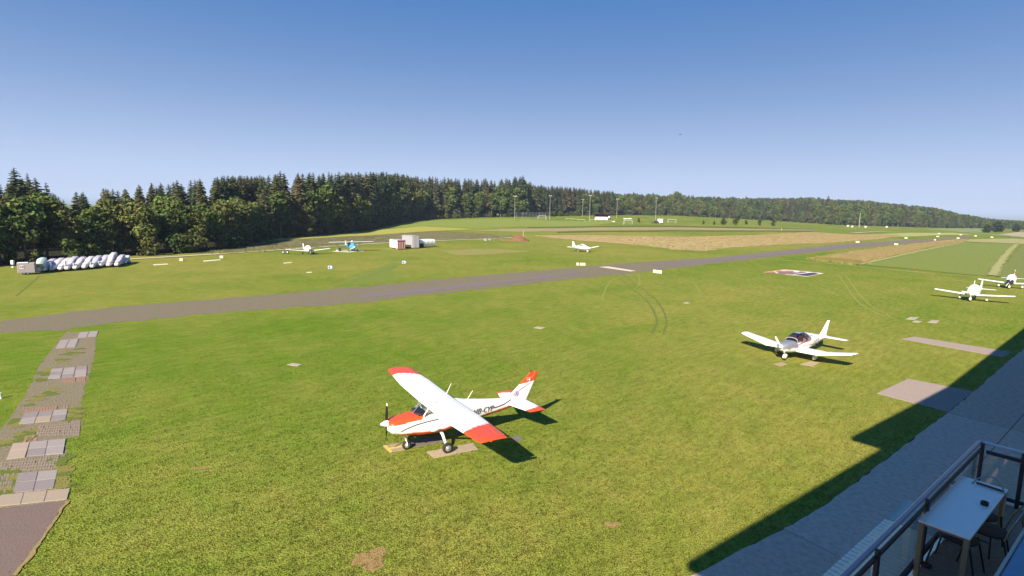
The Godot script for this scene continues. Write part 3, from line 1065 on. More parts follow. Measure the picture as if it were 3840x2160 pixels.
func stripe(secs: Array, pts: Array, w: float, s: float) -> MB:
	var mb := MB.new()
	var prev := []
	for i in range(pts.size() - 1):
		for k in range(9):
			var p: Vector2 = pts[i].lerp(pts[i + 1], k / 8.0)
			var ww := w * (p.x * 0.0 + 1.0)
			var up := Vector3(p.x, p.y + ww, (side_z(secs, p.x, p.y + ww) + 0.006) * s)
			var lo := Vector3(p.x, p.y - ww, (side_z(secs, p.x, p.y - ww) + 0.006) * s)
			if prev.size() == 2:
				if s > 0:
					mb.quad(prev[0], up, lo, prev[1])
				else:
					mb.quad(prev[1], lo, up, prev[0])
			prev = [up, lo]
	return mb

func wheel(parent: Node, at: Vector3, r: float, w: float) -> void:
	var xf := Transform3D(Basis(Vector3(0, 0, 1), Vector3(0, 1, 0), Vector3(-1, 0, 0)), at)
	var holder := MB.new()
	holder.lathe([Vector2(r * 0.55, -w * 0.42), Vector2(r * 0.8, -w * 0.5), Vector2(r * 0.96, -w * 0.34), Vector2(r, 0.0), Vector2(r * 0.96, w * 0.34), Vector2(r * 0.8, w * 0.5), Vector2(r * 0.55, w * 0.42)], 24, xf)
	var t := put("wheel", holder, paint(0.018, 0.018, 0.018, 0.8), parent)
	var rim := MB.new()
	rim.lathe([Vector2(r * 0.10, -w * 0.50), Vector2(r * 0.5, -w * 0.46), Vector2(r * 0.56, -w * 0.40), Vector2(r * 0.56, w * 0.40), Vector2(r * 0.5, w * 0.46), Vector2(r * 0.16, w * 0.44), Vector2(r * 0.12, w * 0.6), Vector2(0.005, w * 0.6)], 18, xf)
	put("rim", rim, paint(0.55, 0.55, 0.56, 0.35, 0.6), t)

func propeller(parent: Node, x: float, y: float, length: float, turn: float, blades: int, m: Material, tip: Material, spin_r: float, spin_l: float, spin_m: Material) -> void:
	for k in range(blades):
		var ang := turn + TAU * k / blades
		var b := Basis(Vector3.RIGHT, ang)
		for part in [[0.10, 0.86, m, "propeller_blade"], [0.865, 1.0, tip, "blade_tip"]]:
			if part[2] == null:
				continue
			var mb := MB.new()
			var rings := []
			for i in range(9):
				var f: float = lerpf(part[0], part[1], i / 8.0)
				var c := length * 0.5 * 0.115 * (0.55 + 0.75 * sin(PI * clampf(f * 0.85 + 0.1, 0, 1))) * (1.0 if f < 0.93 else sqrt(maxf(0.08, 1.0 - pow((f - 0.93) / 0.07, 2.0) * 0.9)))
				var tw := lerpf(0.95, 0.28, f)
				var r := []
				for j in range(10):
					var t := TAU * j / 10.0
					var q := Vector3(sin(t) * 0.016 * (1.2 - f), 0, cos(t) * c * 0.5)
					q = Basis(Vector3.UP, tw) * q
					r.append(Vector3(x, y, 0) + b * (q + Vector3(0, f * length * 0.5, 0)))
				rings.append(r)
			mb.loft(rings)
			put(part[3], mb, part[2], parent)
	var sp := MB.new()
	var prof := []
	for i in range(9):
		var f := i / 8.0
		prof.append(Vector2(maxf(0.004, spin_r * pow(f, 0.62)), -spin_l + (spin_l + 0.05) * f))
	sp.lathe(prof, 24, Transform3D(Basis(), Vector3(x, y, 0)))
	put("spinner", sp, spin_m, parent)

# panel that hugs the fuselage side between two outlines of Vector2(x, y)
func side_patch(secs: Array, outline: Array, s: float, out: float) -> MB:
	var mb := MB.new()
	var idx := Geometry2D.triangulate_polygon(PackedVector2Array(outline))
	for i in range(0, idx.size(), 3):
		var q := []
		for k in range(3):
			var p: Vector2 = outline[idx[i + k]]
			q.append(Vector3(p.x, p.y, (side_z(secs, p.x, p.y) + out) * s))
		if (q[1] - q[0]).cross(q[2] - q[0]).z * s > 0.0:
			mb.tri(q[0], q[2], q[1], 1)
		else:
			mb.tri(q[0], q[1], q[2], 1)
	return mb

const UPRIGHT := Transform3D(Basis(Vector3(1, 0, 0), Vector3(0, 0, 1), Vector3(0, 1, 0)), Vector3.ZERO)

func red_white_plane() -> void:
	var o := thing("red_white_aircraft", "white high-wing propeller aircraft with orange-red wing tips, cowling and fin top", "aircraft", Vector3(-5.2, 0.0, -21.71), deg_to_rad(30.2))
	var white := Color(0.80, 0.79, 0.80)
	var red := Color(0.72, 0.075, 0.016)
	var skin := vpaint(0.34, 0.08)
	var wm := paint(0.80, 0.79, 0.80, 0.32, 0.0, 0.35)
	var rm := paint(0.72, 0.075, 0.016, 0.32, 0.0, 0.1)
	var navy := paint(0.035, 0.04, 0.06, 0.4)
	var black := paint(0.012, 0.012, 0.013, 0.4)
	var secs := [[0.30, 0.30, 1.16, 1.36, 0.98, 2.6], [0.42, 0.41, 1.15, 1.42, 0.86, 2.8], [0.8, 0.46, 1.12, 1.48, 0.74, 3.0], [1.35, 0.50, 1.12, 1.53, 0.66, 3.2], [1.7, 0.52, 1.12, 1.54, 0.62, 3.6],
		[2.55, 0.53, 1.12, 1.54, 0.60, 3.8], [2.85, 0.525, 1.14, 1.66, 0.62, 3.2], [3.25, 0.48, 1.18, 1.82, 0.66, 2.9], [3.8, 0.40, 1.20, 1.73, 0.74, 2.7], [4.7, 0.29, 1.20, 1.60, 0.86, 2.5], [5.9, 0.16, 1.20, 1.47, 1.0, 2.4], [6.85, 0.06, 1.22, 1.40, 1.12, 2.2]]
	var body := func(p: Vector3) -> Color:
		var q := lerp_secs(secs, p.x)
		var low: float = q[4]
		if p.x < 1.62 and p.y > 1.25 + 0.085 * (p.x - 0.3):
			return red
		if p.x > 1.62 and p.x < 1.95 and p.y > 1.42 and p.y < 1.56 and p.x - 1.62 < (p.y - 1.42) * 2.4:
			return red
		if p.x > 0.6 and p.y < low + 0.09 + 0.13 * clampf((p.x - 0.6) / 0.8, 0, 1) * (1.0 - 0.45 * clampf((p.x - 3.0) / 2.0, 0, 1)):
			return red
		return white
	var mb := MB.new()
	fuselage(mb, secs, 72, 0.045, body)
	put("fuselage", mb, skin, o)
	# cowling details
	for s in [-1, 1]:
		mb = MB.new()
		mb.ell(Vector3(0.315, 1.20, 0.19 * s), Vector3(0.02, 0.07, 0.10), 14, 8)
		put("air_intake", mb, black, o)
	mb = MB.new()
	mb.ell(Vector3(0.33, 1.02, 0.0), Vector3(0.03, 0.05, 0.12), 14, 8)
	put("landing_light", mb, paint(0.5, 0.5, 0.52, 0.1, 0.7), o)
	mb = MB.new()
	mb.tube([Vector3(1.25, 0.72, 0.2), Vector3(1.42, 0.55, 0.22)], [0.035], 10)
	put("exhaust", mb, paint(0.1, 0.09, 0.08, 0.6, 0.5), o)
	# stripes
	for s in [-1.0, 1.0]:
		put("stripe", stripe(secs, [Vector2(0.72, 1.0), Vector2(1.0, 1.10), Vector2(1.35, 1.19), Vector2(1.75, 1.245), Vector2(2.3, 1.275)], 0.022, s), navy, o)
		put("stripe", stripe(secs, [Vector2(5.06, 1.215), Vector2(5.3, 1.235), Vector2(5.6, 1.28), Vector2(5.85, 1.36), Vector2(6.0, 1.41)], 0.026, s), navy, o)
	var fs := Transform3D(Basis(Vector3.UP, 0.12) * Basis(Vector3(1, 0, 0), 0.06), Vector3(4.50, 1.235, side_z(secs, 4.50, 1.2) + 0.024))
	text("registration", "HB-CYP", 0.235, navy, o, fs, 0.22)
	fs = Transform3D(Basis(Vector3.UP, PI - 0.12), Vector3(4.50, 1.235, -side_z(secs, 4.50, 1.2) - 0.024))
	text("registration", "HB-CYP", 0.235, navy, o, fs, 0.22)
	# windows
	var gl := glass(0.10, 0.12, 0.15, 0.42)
	mb = MB.new()
	var g0 := []
	for i in range(13):
		var a := -1.0 + i / 6.0
		var bot := Vector3(1.36 + 0.30 * a * a, 1.525 - 0.02 * a * a, 0.50 * a)
		var topp := Vector3(1.92 + 0.12 * a * a, 1.93, 0.44 * a)
		var midp := (bot + topp) * 0.5 + Vector3(-0.07, 0.04, 0.02 * a)
		g0.append([bot, midp, topp])
	for i in range(12):
		for k in range(2):
			mb.quad(g0[i][k], g0[i][k + 1], g0[i + 1][k + 1], g0[i + 1][k], 1)
	put("windscreen", mb, gl, o)
	for s in [-1.0, 1.0]:
		for w in [[1.74, 2.28, 2.10, 2.28], [2.34, 2.86, 2.34, 2.98]]:
			mb = MB.new()
			var a1 := Vector3(w[0] if w[0] > 2.0 else 1.70, 1.53, 0.515 * s)
			var a2 := Vector3(w[1], 1.53 if w[1] < 2.5 else 1.62, 0.515 * s)
			var a3 := Vector3(w[3], 1.92, 0.455 * s)
			var a4 := Vector3(w[2] if w[2] > 2.3 else 2.02, 1.92, 0.455 * s)
			mb.quad(a1, a4, a3, a2)
			put("side_window", mb, gl, o)
		for p in [[Vector3(1.66, 1.50, 0.51 * s), Vector3(2.02, 1.93, 0.45 * s)], [Vector3(2.31, 1.5, 0.522 * s), Vector3(2.31, 1.93, 0.458 * s)], [Vector3(2.9, 1.58, 0.515 * s), Vector3(3.02, 1.93, 0.44 * s)]]:
			mb = MB.new()
			mb.tube(p, [0.032], 8)
			put("window_post", mb, wm, o)
	mb = MB.new()
	mb.tube([Vector3(1.38, 1.535, 0), Vector3(1.60, 1.75, 0), Vector3(1.92, 1.94, 0)], [0.012], 6)
	put("window_post", mb, wm, o)
	# inside
	mb = MB.new()
	mb.box(Vector3(1.66, 1.555, 0), Vector3(0.42, 0.07, 0.86), Basis(), 0.025)
	put("glare_shield", mb, paint(0.03, 0.03, 0.035, 0.7), o)
	for s in [-1, 1]:
		mb = MB.new()
		mb.box(Vector3(2.55, 1.63, 0.24 * s), Vector3(0.12, 0.55, 0.38), Basis(Vector3.BACK, -0.2), 0.04)
		mb.box(Vector3(2.62, 1.95 - 0.09, 0.24 * s), Vector3(0.08, 0.10, 0.22), Basis(), 0.03)
		put("seat", mb, paint(0.055, 0.055, 0.065, 0.8), o)
	# wing
	for s in [-1.0, 1.0]:
		var stn := []
		for i in range(61):
			var z := 0.0 + 5.06 * i / 60.0
			var f := clampf((z - 2.55) / 2.5, 0.0, 1.0)
			var xl := lerpf(1.72, 1.92, f)
			var ch := lerpf(1.45, 1.12, f)
			var th := 0.125
			if z > 4.9:
				var e := (z - 4.9) / 0.16
				th *= sqrt(maxf(0.02, 1.0 - e * e))
				xl += 0.10 * e * e
				ch -= 0.16 * e * e
			stn.append([z * s, xl, ch, 1.93 + 0.016 * z, th])
		var wcol := func(p: Vector3) -> Color:
			var za := absf(p.z)
			var f := clampf((p.x - 1.85) / 1.2, 0.0, 1.0)
			return red if za > 3.95 - 0.42 * f + 0.35 * (f - f * f) * 0.6 else white
		mb = MB.new()
		mb.foil(stn, 0.0, 0.735, Transform3D(), wcol, 18)
		put("wing", mb, skin, o)
		for pr in [[0, 31, "flap"], [32, 57, "aileron"], [58, 60, "wing_tip"]]:
			mb = MB.new()
			mb.foil(stn.slice(pr[0], pr[1] + 1), 0.738, 1.0, Transform3D(), wcol, 6)
			put(pr[2], mb, skin, o)
		mb = MB.new()
		mb.tube([Vector3(2.15, 0.84, 0.50 * s), Vector3(2.30, 1.92, 2.35 * s)], [0.062, 0.055], 10, 0.45)
		put("wing_strut", mb, wm, o)
		mb = MB.new()
		mb.ell(Vector3(2.14, 0.84, 0.53 * s), Vector3(0.20, 0.07, 0.07), 12, 8)
		put("strut_fairing", mb, wm, o)
		mb = MB.new()
		mb.ell(Vector3(2.35, 1.93 + 0.016 * 5.06, 5.07 * s), Vector3(0.05, 0.025, 0.03), 8, 6)
		put("position_light", mb, paint(0.5, 0.05, 0.05, 0.2) if s > 0 else paint(0.05, 0.4, 0.1, 0.2), o)
		mb = MB.new()
		mb.ell(Vector3(2.15, 2.055, 0.72 * s), Vector3(0.05, 0.012, 0.05), 10, 6)
		put("fuel_cap", mb, paint(0.25, 0.25, 0.27, 0.4, 0.5), o)
		# main leg and wheel
		mb = MB.new()
		mb.tube([Vector3(2.46, 0.72, 0.32 * s), Vector3(2.46, 0.60, 0.62 * s), Vector3(2.46, 0.24, 1.02 * s)], [0.075, 0.065, 0.045], 10, 1.0)
		put("main_leg", mb, wm, o)
		wheel(o, Vector3(2.46, 0.225, 1.12 * s), 0.225, 0.17)
		# tail plane
		stn = []
		for i in range(21):
			var z := 1.53 * i / 20.0
			var f := z / 1.53
			var th := 0.09 if z < 1.46 else 0.09 * sqrt(maxf(0.03, 1.0 - pow((z - 1.46) / 0.07, 2)))
			stn.append([z * s, lerpf(5.70, 6.16, f), lerpf(1.18, 0.80, f), 1.245, th])
		var tcol := func(p: Vector3) -> Color:
			var f := clampf((p.x - 6.05) / 0.85, 0, 1)
			return red if absf(p.z) > 1.27 - 0.25 * f * f else white
		mb = MB.new()
		mb.foil(stn, 0.0, 0.58, Transform3D(), tcol, 10, 0.0)
		put("tailplane", mb, skin, o)
		mb = MB.new()
		mb.foil(stn, 0.59, 1.0, Transform3D(), tcol, 6, 0.0)
		put("elevator", mb, skin, o)
	# fin and rudder
	var fin := []
	for i in range(31):
		var f := i / 30.0
		var y := lerpf(1.30, 2.52, f)
		fin.append([y, lerpf(5.62, 7.06, pow(f, 0.95)), lerpf(6.93, 7.52, f) - lerpf(5.62, 7.06, pow(f, 0.95)), 0.0, 0.085])
	var fcol := func(p: Vector3) -> Color:
		return red if p.y > 2.02 + 0.11 * (p.x - 6.5) else white
	mb = MB.new()
	mb.foil(fin, 0.0, 0.60, UPRIGHT, fcol, 14, 0.0)
	put("fin", mb, skin, o)
	mb = MB.new()
	mb.foil(fin, 0.607, 1.0, UPRIGHT, fcol, 8, 0.0)
	put("rudder", mb, skin, o)
	mb = MB.new()
	mb.tube([Vector3(6.0, 1.55, 0.062), Vector3(6.55, 1.80, 0.06), Vector3(7.05, 2.03, 0.03)], [0.011], 5)
	put("stripe", mb, paint(0.12, 0.12, 0.14, 0.5), o)
	# round club badge and small national flag on both sides of the fin
	for s in [-1.0, 1.0]:
		var face := Transform3D(Basis(Vector3(0, 0, s), Vector3(0, 1, 0), Vector3(-s, 0, 0)), Vector3(6.30, 1.62, 0.062 * s))
		mb = MB.new()
		mb.lathe([Vector2(0.132, 0.0), Vector2(0.13, 0.006), Vector2(0.10, 0.007)], 28, face)
		var badge := put("badge", mb, paint(0.30, 0.25, 0.40, 0.5), o)
		mb = MB.new()
		mb.lathe([Vector2(0.092, 0.006), Vector2(0.09, 0.010)], 28, face)
		put("badge_centre", mb, paint(0.50, 0.40, 0.50, 0.5), badge)
		mb = MB.new()
		mb.box(Vector3(6.31, 1.66, 0.074 * s), Vector3(0.09, 0.03, 0.006), Basis(Vector3.BACK, 0.5))
		mb.box(Vector3(6.28, 1.60, 0.074 * s), Vector3(0.03, 0.09, 0.006), Basis(Vector3.BACK, -0.4))
		mb.box(Vector3(6.34, 1.59, 0.074 * s), Vector3(0.025, 0.08, 0.006), Basis(Vector3.BACK, 0.3))
		put("badge_emblem", mb, paint(0.12, 0.09, 0.18, 0.5), badge)
		var fl := Vector3(6.99, 2.20, 0.046 * s)
		mb = MB.new()
		mb.box(fl, Vector3(0.23, 0.17, 0.010))
		var flag := put("flag", mb, paint(0.82, 0.80, 0.78, 0.5), o)
		mb = MB.new()
		mb.box(fl + Vector3(0, 0, 0.004 * s), Vector3(0.215, 0.155, 0.010))
		put("flag_field", mb, paint(0.60, 0.05, 0.04, 0.5), flag)
		mb = MB.new()
		mb.box(fl + Vector3(0, 0, 0.008 * s), Vector3(0.105, 0.034, 0.010))
		mb.box(fl + Vector3(0, 0, 0.009 * s), Vector3(0.034, 0.105, 0.010))
		put("flag_cross", mb, paint(0.85, 0.84, 0.82, 0.5), flag)
	mb = MB.new()
	mb.ell(Vector3(7.08, 2.56, 0), Vector3(0.06, 0.05, 0.04), 10, 8)
	put("beacon", mb, paint(0.25, 0.02, 0.02, 0.2), o)
	# aerials
	for p in [[Vector3(3.05, 1.93, -0.42), Vector3(3.34, 2.36, -0.52)], [Vector3(3.86, 1.70, 0.0), Vector3(4.13, 2.08, 0.0)]]:
		mb = MB.new()
		mb.tube(p, [0.020, 0.013], 8)
		put("aerial", mb, paint(0.75, 0.74, 0.62, 0.5), o)
	# nose leg
	mb = MB.new()
	mb.tube([Vector3(0.98, 0.80, 0), Vector3(1.06, 0.52, 0)], [0.05], 12)
	mb.tube([Vector3(1.06, 0.54, 0), Vector3(1.10, 0.36, 0)], [0.034], 12)
	for s in [-1, 1]:
		mb.tube([Vector3(1.09, 0.38, 0.02 * s), Vector3(1.10, 0.34, 0.095 * s), Vector3(1.11, 0.18, 0.095 * s)], [0.022], 8)
	put("nose_leg", mb, wm, o)
	wheel(o, Vector3(1.11, 0.19, 0), 0.19, 0.13)
	propeller(o, 0.27, 1.27, 1.78, 0.10, 2, black, paint(0.75, 0.74, 0.70, 0.4), 0.155, 0.27, wm)
	# chock pads under the wheels
	var q1 := [Vector2(-5.3, -22.56), Vector2(-4.46, -22.97), Vector2(-4.13, -22.3), Vector2(-4.87, -21.9)]
	var pad := single("parking_slab", slab(q1, -0.05, 0.02), earth("pad_buff", 0.43, 0.33, 0.20, 0.8, 0.7, 1.0, 0.5), "buff concrete slab with a yellow painted edge under the aircraft nose wheel", "slab")
	put("painted_line", slab(sub_quad(q1, 0.06, 0.94, 0.42, 0.60), 0.019, 0.024), paint(0.62, 0.42, 0.11, 0.8), pad)
	put("painted_line", slab(sub_quad(q1, 0.02, 0.16, 0.05, 0.95), 0.0185, 0.0245), paint(0.62, 0.42, 0.11, 0.8), pad)
	var q2 := [Vector2(-3.39, -22.05), Vector2(-1.55, -23.01), Vector2(-1.29, -22.38), Vector2(-2.99, -21.47)]
	pad = single("parking_slab", slab(sub_quad(q2, 0.0, 0.497, 0.0, 1.0), -0.05, 0.02), earth("pad_pink", 0.46, 0.36, 0.25, 0.8, 0.7, 1.0, 0.5), "long pinkish concrete slab pair under the near main wheel of the red and white aircraft", "slab")
	put("slab_half", slab(sub_quad(q2, 0.503, 1.0, 0.0, 1.0), -0.05, 0.021), earth("pad_pink2", 0.42, 0.33, 0.24, 0.8, 0.7, 1.0, 0.5), pad)
	single("parking_slab", slab([Vector2(-4.27, -23.27), Vector2(-2.99, -23.72), Vector2(-2.81, -23.08), Vector2(-4.18, -22.37)], -0.05, 0.018), earth("pad_grey", 0.22, 0.20, 0.17, 0.8, 0.6, 1.0, 0.8), "dark weathered slab under the belly of the red and white aircraft", "slab")
	single("parking_slab", slab([Vector2(0.06, -23.77), Vector2(0.42, -23.96), Vector2(0.62, -23.45), Vector2(0.32, -23.14)], -0.05, 0.018), earth("pad_grey", 0.22, 0.20, 0.17), "small mossy slab just behind the shadow of the red and white wing", "slab")

func low_plane(o: Node3D, P: Dictionary) -> void:
	var wm := paint(0.80, 0.79, 0.79, 0.32, 0.0, 0.3)
	var black := paint(0.012, 0.012, 0.013, 0.4)
	var secs: Array = P.secs
	var mb := MB.new()
	var nose: Color = P.get("nose", Color(0.8, 0.79, 0.79))
	var nx: float = P.get("nose_x", 1.0)
	var col := func(p: Vector3) -> Color:
		if p.x < nx and p.y > P.get("nose_y", -1.0):
			return nose
		return Color(0.80, 0.79, 0.79)
	fuselage(mb, secs, 40, 0.08, col)
	put("fuselage", mb, vpaint(0.32, 0.3), o)
	# wings with a break in their dihedral
	for s in [-1.0, 1.0]:
		var stn := []
		var half: float = P.half
		for i in range(37):
			var z: float = half * i / 36.0
			var f := z / half
			var y: float = P.root_y + maxf(0.0, z - P.crank) * P.dihedral
			var xl: float = lerpf(P.xle, P.xle_tip, f)
			var ch: float = lerpf(P.chord, P.chord_tip, f) if not P.has("cranked") or z > P.crank else P.chord
			if P.has("cranked") and z > P.crank:
				ch = lerpf(P.chord, P.chord_tip, (z - P.crank) / (half - P.crank))
				xl = lerpf(P.xle, P.xle_tip, (z - P.crank) / (half - P.crank))
			var th := 0.135
			if f > 0.965:
				var e := (f - 0.965) / 0.035
				th *= sqrt(maxf(0.03, 1.0 - e * e))
				xl += 0.2 * e * e * ch
				ch *= 1.0 - 0.28 * e * e
			stn.append([z * s, xl, ch, y, th])
		mb = MB.new()
		mb.foil(stn, 0.0, 0.745, Transform3D(), null, 14)
		put("wing", mb, wm, o)
		for pr in [[2, 18, "flap"], [19, 34, "aileron"]]:
			mb = MB.new()
			mb.foil(stn.slice(pr[0], pr[1] + 1), 0.75, 1.0, Transform3D(), null, 5)
			put(pr[2], mb, wm, o)
		mb = MB.new()
		mb.foil(stn.slice(34, 37), 0.75, 1.0, Transform3D(), null, 5)
		put("wing_tip", mb, wm, o)
		stn = []
		for i in range(11):
			var f := i / 10.0
			var th := 0.10 if f < 0.95 else 0.03
			stn.append([P.tail_half * f * s, lerpf(P.tail_x, P.tail_x + 0.12, f), lerpf(P.tail_chord, P.tail_chord - 0.2, f), P.tail_y, th])
		mb = MB.new()
		mb.foil(stn, 0.0, 1.0, Transform3D(), null, 10, 0.0)
		put("tailplane", mb, wm, o)
		# wheel, leg and spat
		var wx: float = P.main_x
		var wz: float = P.main_z * s
		var r: float = P.wheel_r
		if P.get("spats", true):
			mb = MB.new()
			mb.loft(spat_rings(Vector3(wx, r + 0.06, wz), r * 3.0, r * 0.95, r * 1.4))
			put("wheel_spat", mb, wm, o)
			mb = MB.new()
			mb.box(Vector3(wx, (P.root_y + r) * 0.5 + 0.08, wz), Vector3(0.20, P.root_y - r, 0.09), Basis(), 0.03)
			put("main_leg", mb, P.get("leg_m", wm), o)
		else:
			mb = MB.new()
			mb.tube([Vector3(wx, P.root_y, wz * 0.95), Vector3(wx, r, wz)], [0.05], 8)
			put("main_leg", mb, wm, o)
		wheel(o, Vector3(wx, r, wz), r, r * 0.7)
	var fin: Array = []
	for i in range(15):
		var f := i / 14.0
		var y := lerpf(P.fin_y0, P.fin_y1, f)
		var a := lerpf(P.fin_x0, P.fin_x1, pow(f, P.get("fin_curve", 1.0)))
		var b := lerpf(P.fin_b0, P.fin_b1, f)
		fin.append([y, a, b - a, 0.0, 0.10])
	mb = MB.new()
	mb.foil(fin, 0.0, 0.62, UPRIGHT, P.get("fin_paint"), 10, 0.0)
	put("fin", mb, vpaint(0.32, 0.3), o)
	mb = MB.new()
	mb.foil(fin, 0.628, 1.0, UPRIGHT, P.get("fin_paint"), 6, 0.0)
	put("rudder", mb, vpaint(0.32, 0.3), o)
	# nose leg
	var nlx: float = P.nose_leg_x
	var nr: float = P.wheel_r * 0.9
	mb = MB.new()
	mb.tube([Vector3(nlx, P.axis_y - 0.25, 0), Vector3(nlx + 0.02, nr + 0.1, 0)], [0.045], 10)
	put("nose_leg", mb, P.get("leg_m", wm), o)
	if P.get("spats", true):
		mb = MB.new()
		mb.loft(spat_rings(Vector3(nlx + 0.05, nr + 0.10, 0), nr * 3.3, nr * 1.05, nr * 1.75))
		put("wheel_spat", mb, wm, o)
	wheel(o, Vector3(nlx, nr, 0), nr, nr * 0.65)
	propeller(o, P.prop_x, P.axis_y, P.prop_l, P.prop_turn, P.blades, P.prop_m, null, P.get("spin_r", 0.14), P.get("spin_l", 0.24), P.get("spin_m", wm))

func spat_rings(c: Vector3, l: float, w: float, h: float) -> Array:
	var rings := []
	for i in range(13):
		var f := i / 12.0
		var k := sin(PI * pow(clampf(f, 0.02, 0.98), 0.62))
		var r := []
		for j in range(14):
			var t := TAU * j / 14.0
			r.append(c + Vector3((f - 0.42) * l * 1.1, sin(t) * h * (0.12 + 0.55 * k) + 0.1 * h * f, cos(t) * w * (0.08 + 0.65 * k)))
		rings.append(r)
	return rings

# rounded canopy over the cockpit from x0 to x1; the part between angles near the top
func canopy_rings(x0: float, x1: float, base: float, top: float, hw: float, peak := 0.45, sq := 2.2, n := 24) -> Array:
	var rings := []
	for i in range(n + 1):
		var f := i / float(n)
		var k := pow(clampf(sin(PI * (f / peak * 0.5 if f < peak else 0.5 + (f - peak) / (1.0 - peak) * 0.5)), 0.0, 1.0), 0.62)
		var h := maxf(0.01, (top - base) * k)
		var w := hw * (0.72 + 0.28 * k)
		var r := []
		for j in range(17):
			var t := PI * j / 16.0
			var e := 2.0 / sq
			r.append(Vector3(lerpf(x0, x1, f), base + h * pow(sin(t), e), w * signf(cos(t)) * pow(absf(cos(t)), e)))
		rings.append(r)
	return rings

func open_skin(rings: Array, i0: int, i1: int) -> MB:
	var mb := MB.new()
	for i in range(i0, i1):
		for j in range(rings[0].size() - 1):
			mb.quad(rings[i][j], rings[i][j + 1], rings[i + 1][j + 1], rings[i + 1][j], 1)
	return mb

func hoop(rings: Array, i: int, r: float) -> MB:
	var mb := MB.new()
	mb.tube(rings[i], [r], 6)
	return mb

